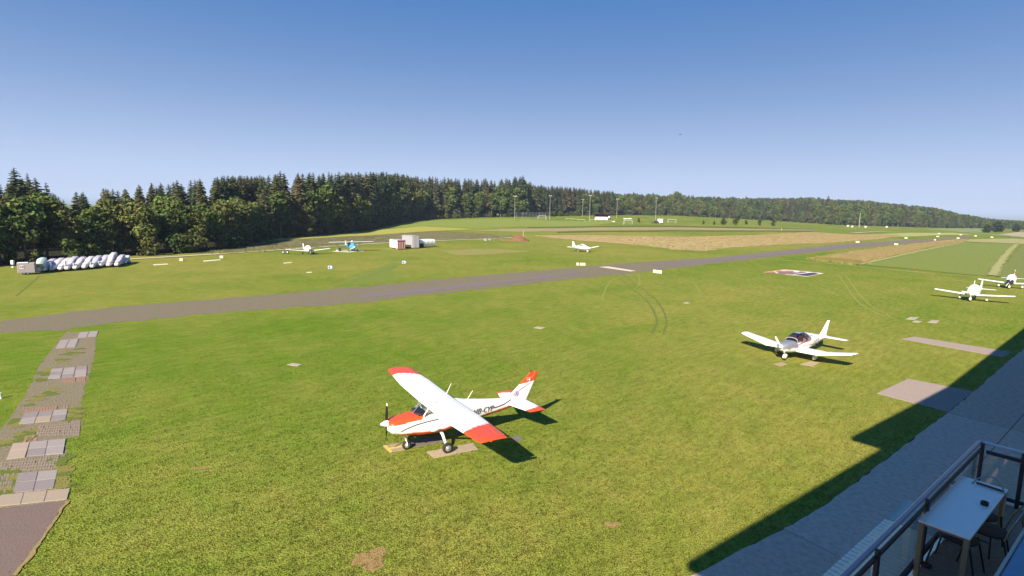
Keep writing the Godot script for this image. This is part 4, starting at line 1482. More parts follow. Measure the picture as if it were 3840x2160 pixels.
func silver_plane() -> void:
	var o := thing("silver_nosed_aircraft", "white low-wing aircraft with silver nose, bubble canopy and upturned outer wings", "aircraft", Vector3(18.26, 0, -37.51), deg_to_rad(36.9))
	var secs := [[0.14, 0.20, 0.98, 1.14, 0.80, 2.4], [0.28, 0.36, 0.98, 1.24, 0.68, 2.6], [0.7, 0.44, 0.96, 1.32, 0.58, 2.8], [1.2, 0.50, 0.92, 1.34, 0.52, 3.0], [2.0, 0.54, 0.86, 1.24, 0.48, 3.0], [3.2, 0.52, 0.86, 1.30, 0.50, 2.8], [3.9, 0.42, 0.90, 1.30, 0.56, 2.6], [5.0, 0.26, 0.94, 1.20, 0.66, 2.4], [6.2, 0.11, 0.94, 1.10, 0.76, 2.2], [6.7, 0.05, 0.94, 1.05, 0.82, 2.2]]
	var grey := paint(0.36, 0.37, 0.41, 0.3, 0.35, 0.3)
	low_plane(o, {"secs": secs, "nose": Color(0.19, 0.195, 0.235), "nose_x": 1.42, "nose_y": 0.86, "half": 3.95, "crank": 1.75, "cranked": true, "dihedral": 0.21, "root_y": 0.62, "xle": 1.35, "xle_tip": 1.62, "chord": 1.70, "chord_tip": 0.95,
		"tail_half": 1.6, "tail_x": 6.0, "tail_chord": 0.78, "tail_y": 0.98, "main_x": 2.25, "main_z": 1.32, "wheel_r": 0.19, "leg_m": paint(0.20, 0.18, 0.15, 0.6), "fin_y0": 1.02, "fin_y1": 2.16, "fin_x0": 5.15, "fin_x1": 6.62, "fin_b0": 6.66, "fin_b1": 7.05, "fin_curve": 0.72,
		"nose_leg_x": 0.72, "axis_y": 1.02, "prop_x": 0.10, "prop_l": 1.78, "prop_turn": -0.62, "blades": 2, "prop_m": paint(0.62, 0.58, 0.46, 0.35), "spin_r": 0.15, "spin_l": 0.26, "spin_m": paint(0.72, 0.71, 0.72, 0.3)})
	for s in [-1, 1]:
		var e := MB.new()
		e.ell(Vector3(0.24, 1.06, 0.22 * s), Vector3(0.035, 0.065, 0.085), 14, 8)
		put("air_intake", e, paint(0.01, 0.01, 0.012, 0.6), o)
		e = MB.new()
		e.ell(Vector3(1.64 + 0.12, 0.62 + (3.88 - 1.75) * 0.21, 3.9 * s), Vector3(0.07, 0.035, 0.04), 8, 6)
		put("position_light", e, paint(0.03, 0.03, 0.04, 0.2), o)
	var in3 := MB.new()
	in3.ell(Vector3(0.36, 0.70, 0.10), Vector3(0.10, 0.10, 0.12), 14, 8)
	put("carburettor_intake", in3, paint(0.75, 0.74, 0.74, 0.4), o)
	in3 = MB.new()
	in3.ell(Vector3(0.27, 0.70, 0.10), Vector3(0.03, 0.05, 0.06), 12, 8)
	put("air_intake", in3, paint(0.01, 0.01, 0.012, 0.6), o)
	# canopy
	var rings := canopy_rings(1.30, 3.75, 1.22, 1.80, 0.52, 0.42)
	put("canopy_glass", open_skin(rings, 0, 22), glass(0.05, 0.06, 0.075, 0.5), o)
	put("canopy_tail", open_skin(rings, 21, 24), paint(0.80, 0.79, 0.79, 0.32, 0.0, 0.3), o)
	put("canopy_frame", hoop(rings, 13, 0.022), paint(0.03, 0.03, 0.04, 0.4), o)
	put("canopy_frame", hoop(rings, 21, 0.02), paint(0.70, 0.70, 0.70, 0.4), o)
	put("canopy_frame", hoop(rings, 2, 0.018), paint(0.55, 0.55, 0.58, 0.4), o)
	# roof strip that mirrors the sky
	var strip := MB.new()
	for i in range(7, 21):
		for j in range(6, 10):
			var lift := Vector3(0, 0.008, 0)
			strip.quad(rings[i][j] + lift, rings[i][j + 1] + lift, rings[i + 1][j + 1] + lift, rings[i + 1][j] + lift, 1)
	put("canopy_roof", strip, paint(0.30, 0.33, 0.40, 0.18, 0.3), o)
	for s in [-1, 1]:
		for x in [2.25, 3.0]:
			var st := MB.new()
			st.box(Vector3(x, 1.32, 0.23 * s), Vector3(0.13, 0.52, 0.36), Basis(Vector3.BACK, -0.25), 0.04)
			st.box(Vector3(x - 0.22, 1.12, 0.23 * s), Vector3(0.42, 0.10, 0.36), Basis(), 0.03)
			put("seat", st, paint(0.15, 0.05, 0.045, 0.8), o)
		put("stripe", stripe(secs, [Vector2(1.45, 1.06), Vector2(2.0, 1.12), Vector2(2.6, 1.15), Vector2(3.3, 1.15)], 0.03, s), paint(0.50, 0.06, 0.08, 0.4), o)
		put("stripe", stripe(secs, [Vector2(1.4, 0.98), Vector2(2.4, 0.93), Vector2(3.6, 0.84), Vector2(4.8, 0.83), Vector2(6.0, 0.90)], 0.02, s), paint(0.42, 0.20, 0.27, 0.4), o)
		put("stripe", stripe(secs, [Vector2(3.6, 0.76), Vector2(4.8, 0.77), Vector2(6.0, 0.85)], 0.016, s), paint(0.34, 0.24, 0.36, 0.4), o)
	var panel := MB.new()
	panel.box(Vector3(1.66, 1.27, 0), Vector3(0.20, 0.20, 0.84), Basis(), 0.04)
	put("instrument_panel", panel, paint(0.015, 0.015, 0.018, 0.7), o)
	text("registration", "F-BLJX", 0.30, paint(0.30, 0.28, 0.34, 0.5), o, Transform3D(Basis(Vector3.UP, 0.155), Vector3(4.36, 0.98, side_z(secs, 4.36, 1.03) + 0.02)), 0.1)
	text("registration", "F-BLJX", 0.30, paint(0.30, 0.28, 0.34, 0.5), o, Transform3D(Basis(Vector3.UP, PI - 0.155), Vector3(4.36, 0.98, -side_z(secs, 4.36, 1.03) - 0.02)), 0.1)
	var wt := MB.new()
	wt.box(Vector3(2.05, 0.795, 2.35), Vector3(0.16, 0.01, 0.10))
	put("walkway_patch", wt, paint(0.25, 0.24, 0.22, 0.7), o)
	single("parking_slab", slab([Vector2(17.56, -36.82), Vector2(18.38, -37.33), Vector2(18.5, -36.79), Vector2(17.85, -36.26)], -0.05, 0.02), earth("pad_buff", 0.43, 0.33, 0.20), "small buff slab with a yellow line in front of the silver nosed aircraft", "slab")
	single("parking_slab", slab([Vector2(19.38, -36.84), Vector2(20.47, -37.72), Vector2(21.01, -37.45), Vector2(19.99, -36.4)], -0.05, 0.02), earth("pad_pink", 0.46, 0.36, 0.25), "pinkish slab in front of the main wheel of the silver nosed aircraft", "slab")

func right_planes() -> void:
	var secs := [[0.12, 0.22, 1.05, 1.20, 0.88, 2.3], [0.35, 0.38, 1.05, 1.32, 0.72, 2.5], [1.0, 0.46, 1.0, 1.38, 0.62, 2.8], [1.8, 0.52, 0.98, 1.40, 0.58, 2.8], [3.0, 0.50, 0.98, 1.38, 0.60, 2.6], [4.2, 0.32, 1.02, 1.32, 0.74, 2.4], [5.6, 0.15, 1.06, 1.22, 0.90, 2.2], [6.5, 0.06, 1.1, 1.2, 1.0, 2.2]]
	var base := {"secs": secs, "half": 3.9, "crank": 0.6, "dihedral": 0.085, "root_y": 0.72, "xle": 1.45, "xle_tip": 1.62, "chord": 1.45, "chord_tip": 0.9,
		"tail_half": 1.5, "tail_x": 5.75, "tail_chord": 0.8, "tail_y": 1.15, "main_x": 2.3, "main_z": 1.3, "wheel_r": 0.2, "fin_y0": 1.15, "fin_y1": 2.38, "fin_x0": 5.2, "fin_x1": 6.2, "fin_b0": 6.5, "fin_b1": 6.75,
		"nose_leg_x": 0.75, "axis_y": 1.08, "prop_x": 0.08, "prop_l": 1.8, "prop_turn": 0.7, "blades": 3, "prop_m": paint(0.74, 0.73, 0.70, 0.35)}
	var o := thing("covered_aircraft", "white low-wing aircraft with three white propeller blades and a cloth cover over its cabin", "aircraft", Vector3(54.52, 0, -66.81), deg_to_rad(40.4))
	low_plane(o, base)
	var cloth := paint(0.66, 0.60, 0.64, 0.85)
	var rings := canopy_rings(0.95, 3.9, 1.22, 1.98, 0.56, 0.45, 2.4)
	put("cabin_cover", open_skin(rings, 0, 24), cloth, o)
	var mb := MB.new()
	mb.tube([Vector3(2.5, 1.95, -0.1), Vector3(2.7, 2.4, -0.12)], [0.05, 0.03], 8)
	put("aerial", mb, paint(0.7, 0.7, 0.6, 0.6), o)
	for s in [-1, 1]:
		var e := MB.new()
		e.ell(Vector3(0.20, 1.12, 0.2 * s), Vector3(0.06, 0.06, 0.08), 12, 8)
		put("air_intake", e, paint(0.02, 0.02, 0.02, 0.6), o)
	var p2 := base.duplicate()
	p2.merge({"half": 3.75, "blades": 2, "prop_turn": 0.45, "nose": Color(0.03, 0.03, 0.04), "nose_x": 0.72, "nose_leg_x": 0.6, "main_x": 2.1, "fin_y1": 2.42, "spin_m": paint(0.05, 0.05, 0.06, 0.4),
		"fin_paint": func(p: Vector3) -> Color: return Color(0.55, 0.09, 0.06) if p.y > 1.95 and p.y < 2.18 else Color(0.80, 0.79, 0.79)}, true)
	o = thing("covered_aircraft", "white low-wing aircraft with dark nose and a red band on its fin", "aircraft", Vector3(70.79, 0, -80.02), deg_to_rad(44.3))
	low_plane(o, p2)
	put("cabin_cover", open_skin(rings, 0, 24), paint(0.68, 0.66, 0.66, 0.85), o)

func far_planes() -> void:
	var secs := [[0.12, 0.22, 1.05, 1.20, 0.88, 2.3], [0.35, 0.40, 1.05, 1.32, 0.72, 2.5], [1.2, 0.50, 1.0, 1.42, 0.62, 2.8], [2.0, 0.55, 1.0, 1.70, 0.60, 2.8], [2.6, 0.56, 1.0, 1.88, 0.60, 2.7], [3.6, 0.50, 1.02, 1.80, 0.64, 2.6], [4.8, 0.30, 1.06, 1.46, 0.78, 2.4], [6.0, 0.15, 1.1, 1.3, 0.92, 2.2], [7.0, 0.05, 1.12, 1.2, 1.02, 2.2]]
	var o := thing("touring_aircraft", "white low-wing aircraft with dark cabin windows parked beyond the runway", "aircraft", Vector3(18.97, 0, -138.47), deg_to_rad(-237.7))
	low_plane(o, {"secs": secs, "half": 4.9, "crank": 0.6, "dihedral": 0.12, "root_y": 0.78, "xle": 1.9, "xle_tip": 2.2, "chord": 1.6, "chord_tip": 1.1,
		"tail_half": 1.9, "tail_x": 6.2, "tail_chord": 0.85, "tail_y": 1.12, "main_x": 2.9, "main_z": 1.6, "wheel_r": 0.2, "fin_y0": 1.15, "fin_y1": 2.35, "fin_x0": 5.6, "fin_x1": 6.65, "fin_b0": 7.0, "fin_b1": 7.15,
		"nose_leg_x": 0.95, "axis_y": 1.08, "prop_x": 0.08, "prop_l": 1.85, "prop_turn": 1.2, "blades": 2, "prop_m": paint(0.25, 0.25, 0.26, 0.35)})
	var dark := paint(0.03, 0.035, 0.05, 0.1)
	for s in [-1.0, 1.0]:
		for w in [[1.62, 2.12, 1.46, 1.66], [2.2, 2.75, 1.44, 1.74], [2.85, 3.35, 1.44, 1.72], [3.42, 3.75, 1.46, 1.62]]:
			var q := MB.new()
			q.ell(Vector3((w[0] + w[1]) * 0.5, (w[2] + w[3]) * 0.5, side_z(secs, (w[0] + w[1]) * 0.5, (w[2] + w[3]) * 0.5) * s), Vector3((w[1] - w[0]) * 0.58, (w[3] - w[2]) * 0.75, 0.05), 14, 8)
			put("window", q, dark, o)
	var ae := MB.new()
	ae.tube([Vector3(2.9, 1.85, 0), Vector3(3.2, 2.25, 0)], [0.03, 0.02], 6)
	put("aerial", ae, paint(0.7, 0.7, 0.65, 0.5), o)

	o = thing("white_aircraft", "white low-wing aircraft with covered cabin and upright grey propeller on the far grass", "aircraft", Vector3(-41.9, 0, -117.33), deg_to_rad(-235.1))
	var s2 := [[0.12, 0.20, 0.95, 1.08, 0.80, 2.3], [0.35, 0.36, 0.95, 1.2, 0.62, 2.5], [1.0, 0.44, 0.92, 1.24, 0.55, 2.8], [1.8, 0.50, 0.92, 1.26, 0.52, 2.8], [3.0, 0.46, 0.92, 1.24, 0.55, 2.6], [4.2, 0.30, 0.96, 1.18, 0.68, 2.4], [5.4, 0.15, 1.0, 1.12, 0.85, 2.2], [6.2, 0.06, 1.02, 1.1, 0.92, 2.2]]
	low_plane(o, {"secs": s2, "half": 4.6, "crank": 0.6, "dihedral": 0.10, "root_y": 0.72, "xle": 1.35, "xle_tip": 1.6, "chord": 1.4, "chord_tip": 0.85,
		"tail_half": 1.5, "tail_x": 5.5, "tail_chord": 0.8, "tail_y": 1.08, "main_x": 2.2, "main_z": 1.1, "wheel_r": 0.24, "spats": false, "fin_y0": 1.05, "fin_y1": 2.1, "fin_x0": 5.2, "fin_x1": 5.8, "fin_b0": 6.2, "fin_b1": 6.3,
		"nose_leg_x": 0.9, "axis_y": 0.98, "prop_x": 0.05, "prop_l": 1.8, "prop_turn": 0.25, "blades": 2, "prop_m": paint(0.25, 0.24, 0.23, 0.5), "spin_m": paint(0.1, 0.1, 0.1, 0.5), "nose": Color(0.10, 0.09, 0.08), "nose_x": 0.42})
	put("cabin_cover", open_skin(canopy_rings(0.9, 3.8, 1.08, 1.85, 0.54, 0.42, 2.4), 0, 24), paint(0.78, 0.76, 0.76, 0.85), o)

	o = thing("blue_aircraft", "light blue high-wing aircraft with grey wing on a pale pad by the path", "aircraft", Vector3(-35.43, 0, -126.95), deg_to_rad(-234.0))
	var blue := paint(0.075, 0.36, 0.62, 0.35, 0.0, 0.3)
	var s3 := [[0.15, 0.22, 1.1, 1.3, 0.9, 2.3], [0.4, 0.40, 1.1, 1.45, 0.72, 2.5], [1.2, 0.50, 1.1, 1.62, 0.62, 2.8], [1.7, 0.52, 1.1, 2.1, 0.60, 2.8], [2.8, 0.52, 1.1, 2.15, 0.62, 2.7], [3.6, 0.40, 1.1, 1.75, 0.7, 2.5], [5.2, 0.18, 1.1, 1.4, 0.9, 2.3], [6.3, 0.05, 1.12, 1.25, 1.0, 2.2]]
	var mb := MB.new()
	fuselage(mb, s3, 32, 0.1)
	put("fuselage", mb, blue, o)
	for s in [-1.0, 1.0]:
		var stn := []
		for i in range(21):
			var f := i / 20.0
			stn.append([5.2 * f * s, 1.5, 1.5 if f < 0.9 else lerpf(1.5, 1.1, (f - 0.9) / 0.1), 2.16, 0.12 if f < 0.96 else 0.05])
		mb = MB.new()
		mb.foil(stn, 0.0, 1.0)
		put("wing", mb, paint(0.50, 0.48, 0.47, 0.4), o)
		mb = MB.new()
		mb.tube([Vector3(1.9, 0.75, 0.45 * s), Vector3(2.0, 2.1, 2.4 * s)], [0.05], 8)
		put("wing_strut", mb, paint(0.2, 0.3, 0.4, 0.4), o)
		mb = MB.new()
		mb.tube([Vector3(1.3, 0.8, 0.3 * s), Vector3(1.25, 0.28, 0.95 * s)], [0.06], 8)
		put("main_leg", mb, paint(0.75, 0.75, 0.75, 0.5), o)
		wheel(o, Vector3(1.25, 0.28, 1.0 * s), 0.28, 0.2)
		stn = []
		for i in range(9):
			var f := i / 8.0
			stn.append([1.5 * f * s, 5.5 + 0.1 * f, 0.8 - 0.2 * f, 1.2, 0.09])
		mb = MB.new()
		mb.foil(stn, 0.0, 1.0, Transform3D(), null, 8, 0.0)
		put("tailplane", mb, paint(0.6, 0.6, 0.58, 0.4), o)
		mb = MB.new()
		mb.quad(Vector3(1.25, 1.58, 0.50 * s), Vector3(1.62, 2.02, 0.48 * s), Vector3(2.7, 2.02, 0.52 * s), Vector3(2.9, 1.62, 0.53 * s))
		put("side_window", mb, paint(0.015, 0.025, 0.05, 0.1), o)
	mb = MB.new()
	mb.box(Vector3(1.42, 1.84, 0), Vector3(0.05, 0.5, 0.7), Basis(Vector3.BACK, -0.75), 0.02)
	put("windscreen", mb, paint(0.10, 0.36, 0.58, 0.15), o)
	mb = MB.new()
	mb.ell(Vector3(1.75, 2.35, 0), Vector3(0.35, 0.16, 0.22), 12, 8)
	put("roof_fairing", mb, paint(0.75, 0.75, 0.75, 0.4), o)
	var fin := []
	for i in range(9):
		var f := i / 8.0
		fin.append([lerpf(1.2, 2.25, f), lerpf(5.4, 5.9, f), lerpf(0.95, 0.5, f), 0.0, 0.09])
	mb = MB.new()
	mb.foil(fin, 0.0, 1.0, UPRIGHT, null, 8, 0.0)
	put("fin", mb, paint(0.62, 0.62, 0.62, 0.4), o)
	mb = MB.new()
	mb.tube([Vector3(6.0, 1.05, 0), Vector3(6.2, 0.2, 0)], [0.04], 6)
	put("tail_leg", mb, paint(0.2, 0.2, 0.2, 0.5), o)
	propeller(o, 0.1, 1.12, 1.9, 1.1, 2, paint(0.6, 0.6, 0.6, 0.4), null, 0.14, 0.2, paint(0.7, 0.7, 0.7, 0.4))
	single("parking_slab", slab([Vector2(-40.83, -127.59), Vector2(-39.18, -132.69), Vector2(-34.99, -133.09), Vector2(-34.27, -128.96), Vector2(-36.39, -126.21)], -0.03, 0.05), paint(0.55, 0.50, 0.36, 0.9), "pale pad under the light blue aircraft", "slab")

	# something flying far off
	var f := thing("flying_aircraft", "tiny dark aircraft flying above the horizon to the right of the middle", "aircraft", Vector3(355.7, 178.5, -1250.4), deg_to_rad(15.0))
	mb = MB.new()
	mb.tube([Vector3(-3.6, 0, 0), Vector3(-3.0, 0.1, 0), Vector3(-1.0, 0.2, 0), Vector3(3.8, 0.1, 0)], [0.1, 0.5, 0.6, 0.12], 10)
	put("fuselage", mb, paint(0.03, 0.035, 0.05, 0.5), f)
	for s in [-1.0, 1.0]:
		mb = MB.new()
		mb.foil([[0.0, -1.6, 1.6, 0.3, 0.12], [5.2 * s, -1.2, 0.9, 0.55, 0.1]], 0.0, 1.0)
		put("wing", mb, paint(0.05, 0.055, 0.07, 0.5), f)
	mb = MB.new()
	mb.foil([[0.2, 3.0, 0.9, 0.0, 0.1], [1.4, 3.4, 0.5, 0.0, 0.1]], 0.0, 1.0, UPRIGHT, null, 6, 0.0)
	put("fin", mb, paint(0.05, 0.055, 0.07, 0.5), f)


# ------------------------------------------------------------------ trailers on the left
func trailers() -> void:
	var white := paint(0.64, 0.62, 0.63, 0.5)
	var dark := paint(0.04, 0.04, 0.045, 0.8)
	var spots := [Vector2(-66.15, -78.99), Vector2(-65.82, -80.19), Vector2(-65.09, -80.68), Vector2(-64.57, -81.3), Vector2(-64.06, -82.21), Vector2(-63.6, -83.35), Vector2(-63.18, -84.39), Vector2(-63.22, -86.09), Vector2(-62.54, -86.95), Vector2(-61.65, -87.53), Vector2(-63.13, -91.35)]
	var fins := [0.75, 0.8, 0.0, 0.9, 0.55, 0.0, 0.5, 0.5, 0.0, 0.0, 1.0]
	var tall := [1.0, 1.02, 1.02, 1.14, 1.05, 1.05, 1.08, 1.05, 1.3, 1.02, 0.85]
	var say := ["with upright fin cover next to the grey-green covered one", "with upright fin cover, second from the grey-green covered one", "low and flat, third from the grey-green covered one", "with the tallest fin cover in the near half of the row", "with a rounded long back in the middle of the row", "without fin cover just past the middle of the row",
		"with a short fin, fifth from the far end of the row", "with a short fin, fourth from the far end of the row", "with the tallest rounded back of the row", "low and plain, beside the last one of the row", "short with a tall fin at the far end of the row"]
	for i in range(spots.size()):
		var o := thing("glider_trailer", "closed white glider trailer " + say[i], "trailer", on(spots[i]), atan2(0.45, 0.893), "closed white glider trailers parked in a row")
		# local -z runs from the low tail end to the tall far end
		var len := 6.8 if i < 10 else 4.5
		var k: float = tall[i]
		var forms := [["tub", [[0.0, 0.20, 0.55, 0.30], [-0.2, 0.30, 0.66, 0.28], [-1.6, 0.35, 0.74, 0.28], [-len + 0.6, 0.40, 0.80, 0.28], [-len, 0.34, 0.78, 0.36]], white],
			["lid", [[-0.45, 0.22, 0.80, 0.70], [-1.1, 0.32, 0.92, 0.72], [-2.6, 0.35, 1.02 * k, 0.76], [-3.6, 0.39, 1.32 * k, 0.79], [-len + 0.5, 0.42, 1.52 * k, 0.82], [-len + 0.05, 0.36, 1.35 * k, 0.80]], paint(0.52 + 0.05 * (i % 3), 0.48 + 0.05 * (i % 3), 0.51 + 0.05 * (i % 3), 0.5)]]
		var mb := MB.new()
		for fm in forms:
			var rings := []
			for st in fm[1]:
				var r := []
				for j in range(20):
					var t := TAU * j / 20.0
					var cs := cos(t)
					var sn := sin(t)
					var h: float = (st[2] - st[3]) * 0.5
					r.append(Vector3(st[1] * signf(cs) * pow(absf(cs), 0.34), (st[2] + st[3]) * 0.5 + h * signf(sn) * pow(absf(sn), 0.42), st[0]))
				rings.append(r)
			mb = MB.new()
			mb.loft(rings)
			put(fm[0], mb, fm[2], o)
		if fins[i] > 0.0:
			mb = MB.new()
			mb.box(Vector3(-0.16, 0.66 + fins[i] * 0.45, -0.55), Vector3(0.15, fins[i] * 0.9, 0.5), Basis(Vector3.RIGHT, 0.1), 0.05)
			put("fin_cover", mb, white, o)
		mb = MB.new()
		mb.box(Vector3(0, 0.42, 0.01), Vector3(0.38, 0.10, 0.04), Basis(), 0.01)
		put("tail_light_bar", mb, paint(0.4, 0.36, 0.36, 0.5), o)
		mb = MB.new()
		mb.box(Vector3(0.0, 0.76, -0.40), Vector3(0.4, 0.05, 0.03))
		put("hatch_seam", mb, paint(0.5, 0.47, 0.5, 0.6), o)
		for s in [-1, 1]:
			wheel(o, Vector3(0.40 * s, 0.28, -len * 0.55), 0.28, 0.14)
		mb = MB.new()
		mb.tube([Vector3(0, 0.42, -len), Vector3(0, 0.38, -len - 1.1)], [0.05], 6)
		put("drawbar", mb, dark, o)
	# taller covered trailer, then the grey box trailer with a window
	var o2 := thing("covered_trailer", "tall trailer under a pale grey-green cover beside the grey box trailer", "trailer", on(Vector2(-65.66, -77.96)), atan2(0.557, 0.831))
	var mb2 := MB.new()
	var rr := []
	for st in [[0.0, 0.38, 1.5, 1.4], [-2.6, 0.44, 1.95, 1.55], [-4.6, 0.44, 1.95, 0.9]]:
		rr.append([Vector3(-st[1], st[3] - 1.3 * (0.0 if st[0] > -0.1 else 1.0), st[0]), Vector3(-st[1], st[2] - 0.12, st[0]), Vector3(-st[1] + 0.25, st[2], st[0]), Vector3(st[1] - 0.25, st[2], st[0]), Vector3(st[1], st[2] - 0.12, st[0]), Vector3(st[1], st[3] - 1.3 * (0.0 if st[0] > -0.1 else 1.0), st[0])])
	mb2.loft(rr, false)
	put("cover", mb2, paint(0.50, 0.60, 0.55, 0.7), o2)
	mb2 = MB.new()
	mb2.box(Vector3(-0.25, 0.58, -1.2), Vector3(0.62, 0.75, 2.4), Basis(), 0.15)
	put("body", mb2, paint(0.48, 0.44, 0.43, 0.6), o2)
	for s in [-1, 1]:
		wheel(o2, Vector3(0.5 * s, 0.3, -2.6), 0.3, 0.18)
	var bl := on(Vector2(-67.06, -76.04))
	var ax := Vector3(0.80, 0.0, -0.60)
	var br := bl + ax * 1.85
	var b := thing("box_trailer", "grey box trailer with a small window and bright roof edge", "trailer", (bl + br) * 0.5, atan2(-ax.z, ax.x))
	var w := bl.distance_to(br)
	mb2 = MB.new()
	mb2.box(Vector3(0, 0.93, -0.85), Vector3(w, 1.32, 1.6), Basis(), 0.04)
	put("body", mb2, paint(0.34, 0.29, 0.30, 0.6), b)
	mb2 = MB.new()
	mb2.box(Vector3(-w * 0.17, 1.64, -0.45), Vector3(w * 0.64, 0.11, 0.9), Basis(), 0.03)
	put("roof_edge", mb2, paint(0.8, 0.78, 0.76, 0.5), b)
	mb2 = MB.new()
	mb2.box(Vector3(-w * 0.23, 1.08, -0.04), Vector3(0.42, 0.46, 0.05))
	var wf := put("window", mb2, paint(0.78, 0.72, 0.66, 0.5), b)
	mb2 = MB.new()
	for s in [-1, 1]:
		mb2.box(Vector3(-w * 0.23 + 0.10 * s, 1.11, -0.022), Vector3(0.11, 0.26, 0.05))
	put("pane", mb2, paint(0.12, 0.09, 0.09, 0.2), wf)
	for x in [-0.25, 0.15]:
		wheel(b, Vector3(x, 0.2, -0.2), 0.2, 0.14)
	mb2 = MB.new()
	mb2.tube([Vector3(w * 0.5, 0.4, -0.8), Vector3(w * 0.5 + 0.5, 0.35, -0.8)], [0.05], 6)
	put("drawbar", mb2, paint(0.04, 0.04, 0.045, 0.8), b)
	# white box on a post by the trees
	var sg := thing("box_on_post", "small white box on a post at the edge of the wood", "post box", on(Vector2(-74.24, -83.52)))
	mb2 = MB.new()
	mb2.box(Vector3(0, 0.95, 0), Vector3(0.38, 0.62, 0.3), Basis(), 0.03)
	put("box", mb2, paint(0.75, 0.76, 0.74, 0.5), sg)
	mb2 = MB.new()
	mb2.box(Vector3(0, 0.25, 0), Vector3(0.34, 0.16, 0.25), Basis(), 0.02)
	put("base", mb2, paint(0.6, 0.6, 0.56, 0.6), sg)
	mb2 = MB.new()
	mb2.tube([Vector3(0, 0.0, 0), Vector3(0, 0.7, 0)], [0.05], 6)
	put("post", mb2, paint(0.2, 0.2, 0.2, 0.7), sg)


# ------------------------------------------------------------------ containers by the path
func box_from(o: Node3D, called: String, cen: Vector3, size: Vector3, m: Material, bev := 0.03) -> MeshInstance3D:
	var mb := MB.new()
	mb.box(cen, size, Basis(), bev)
	return put(called, mb, m, o)

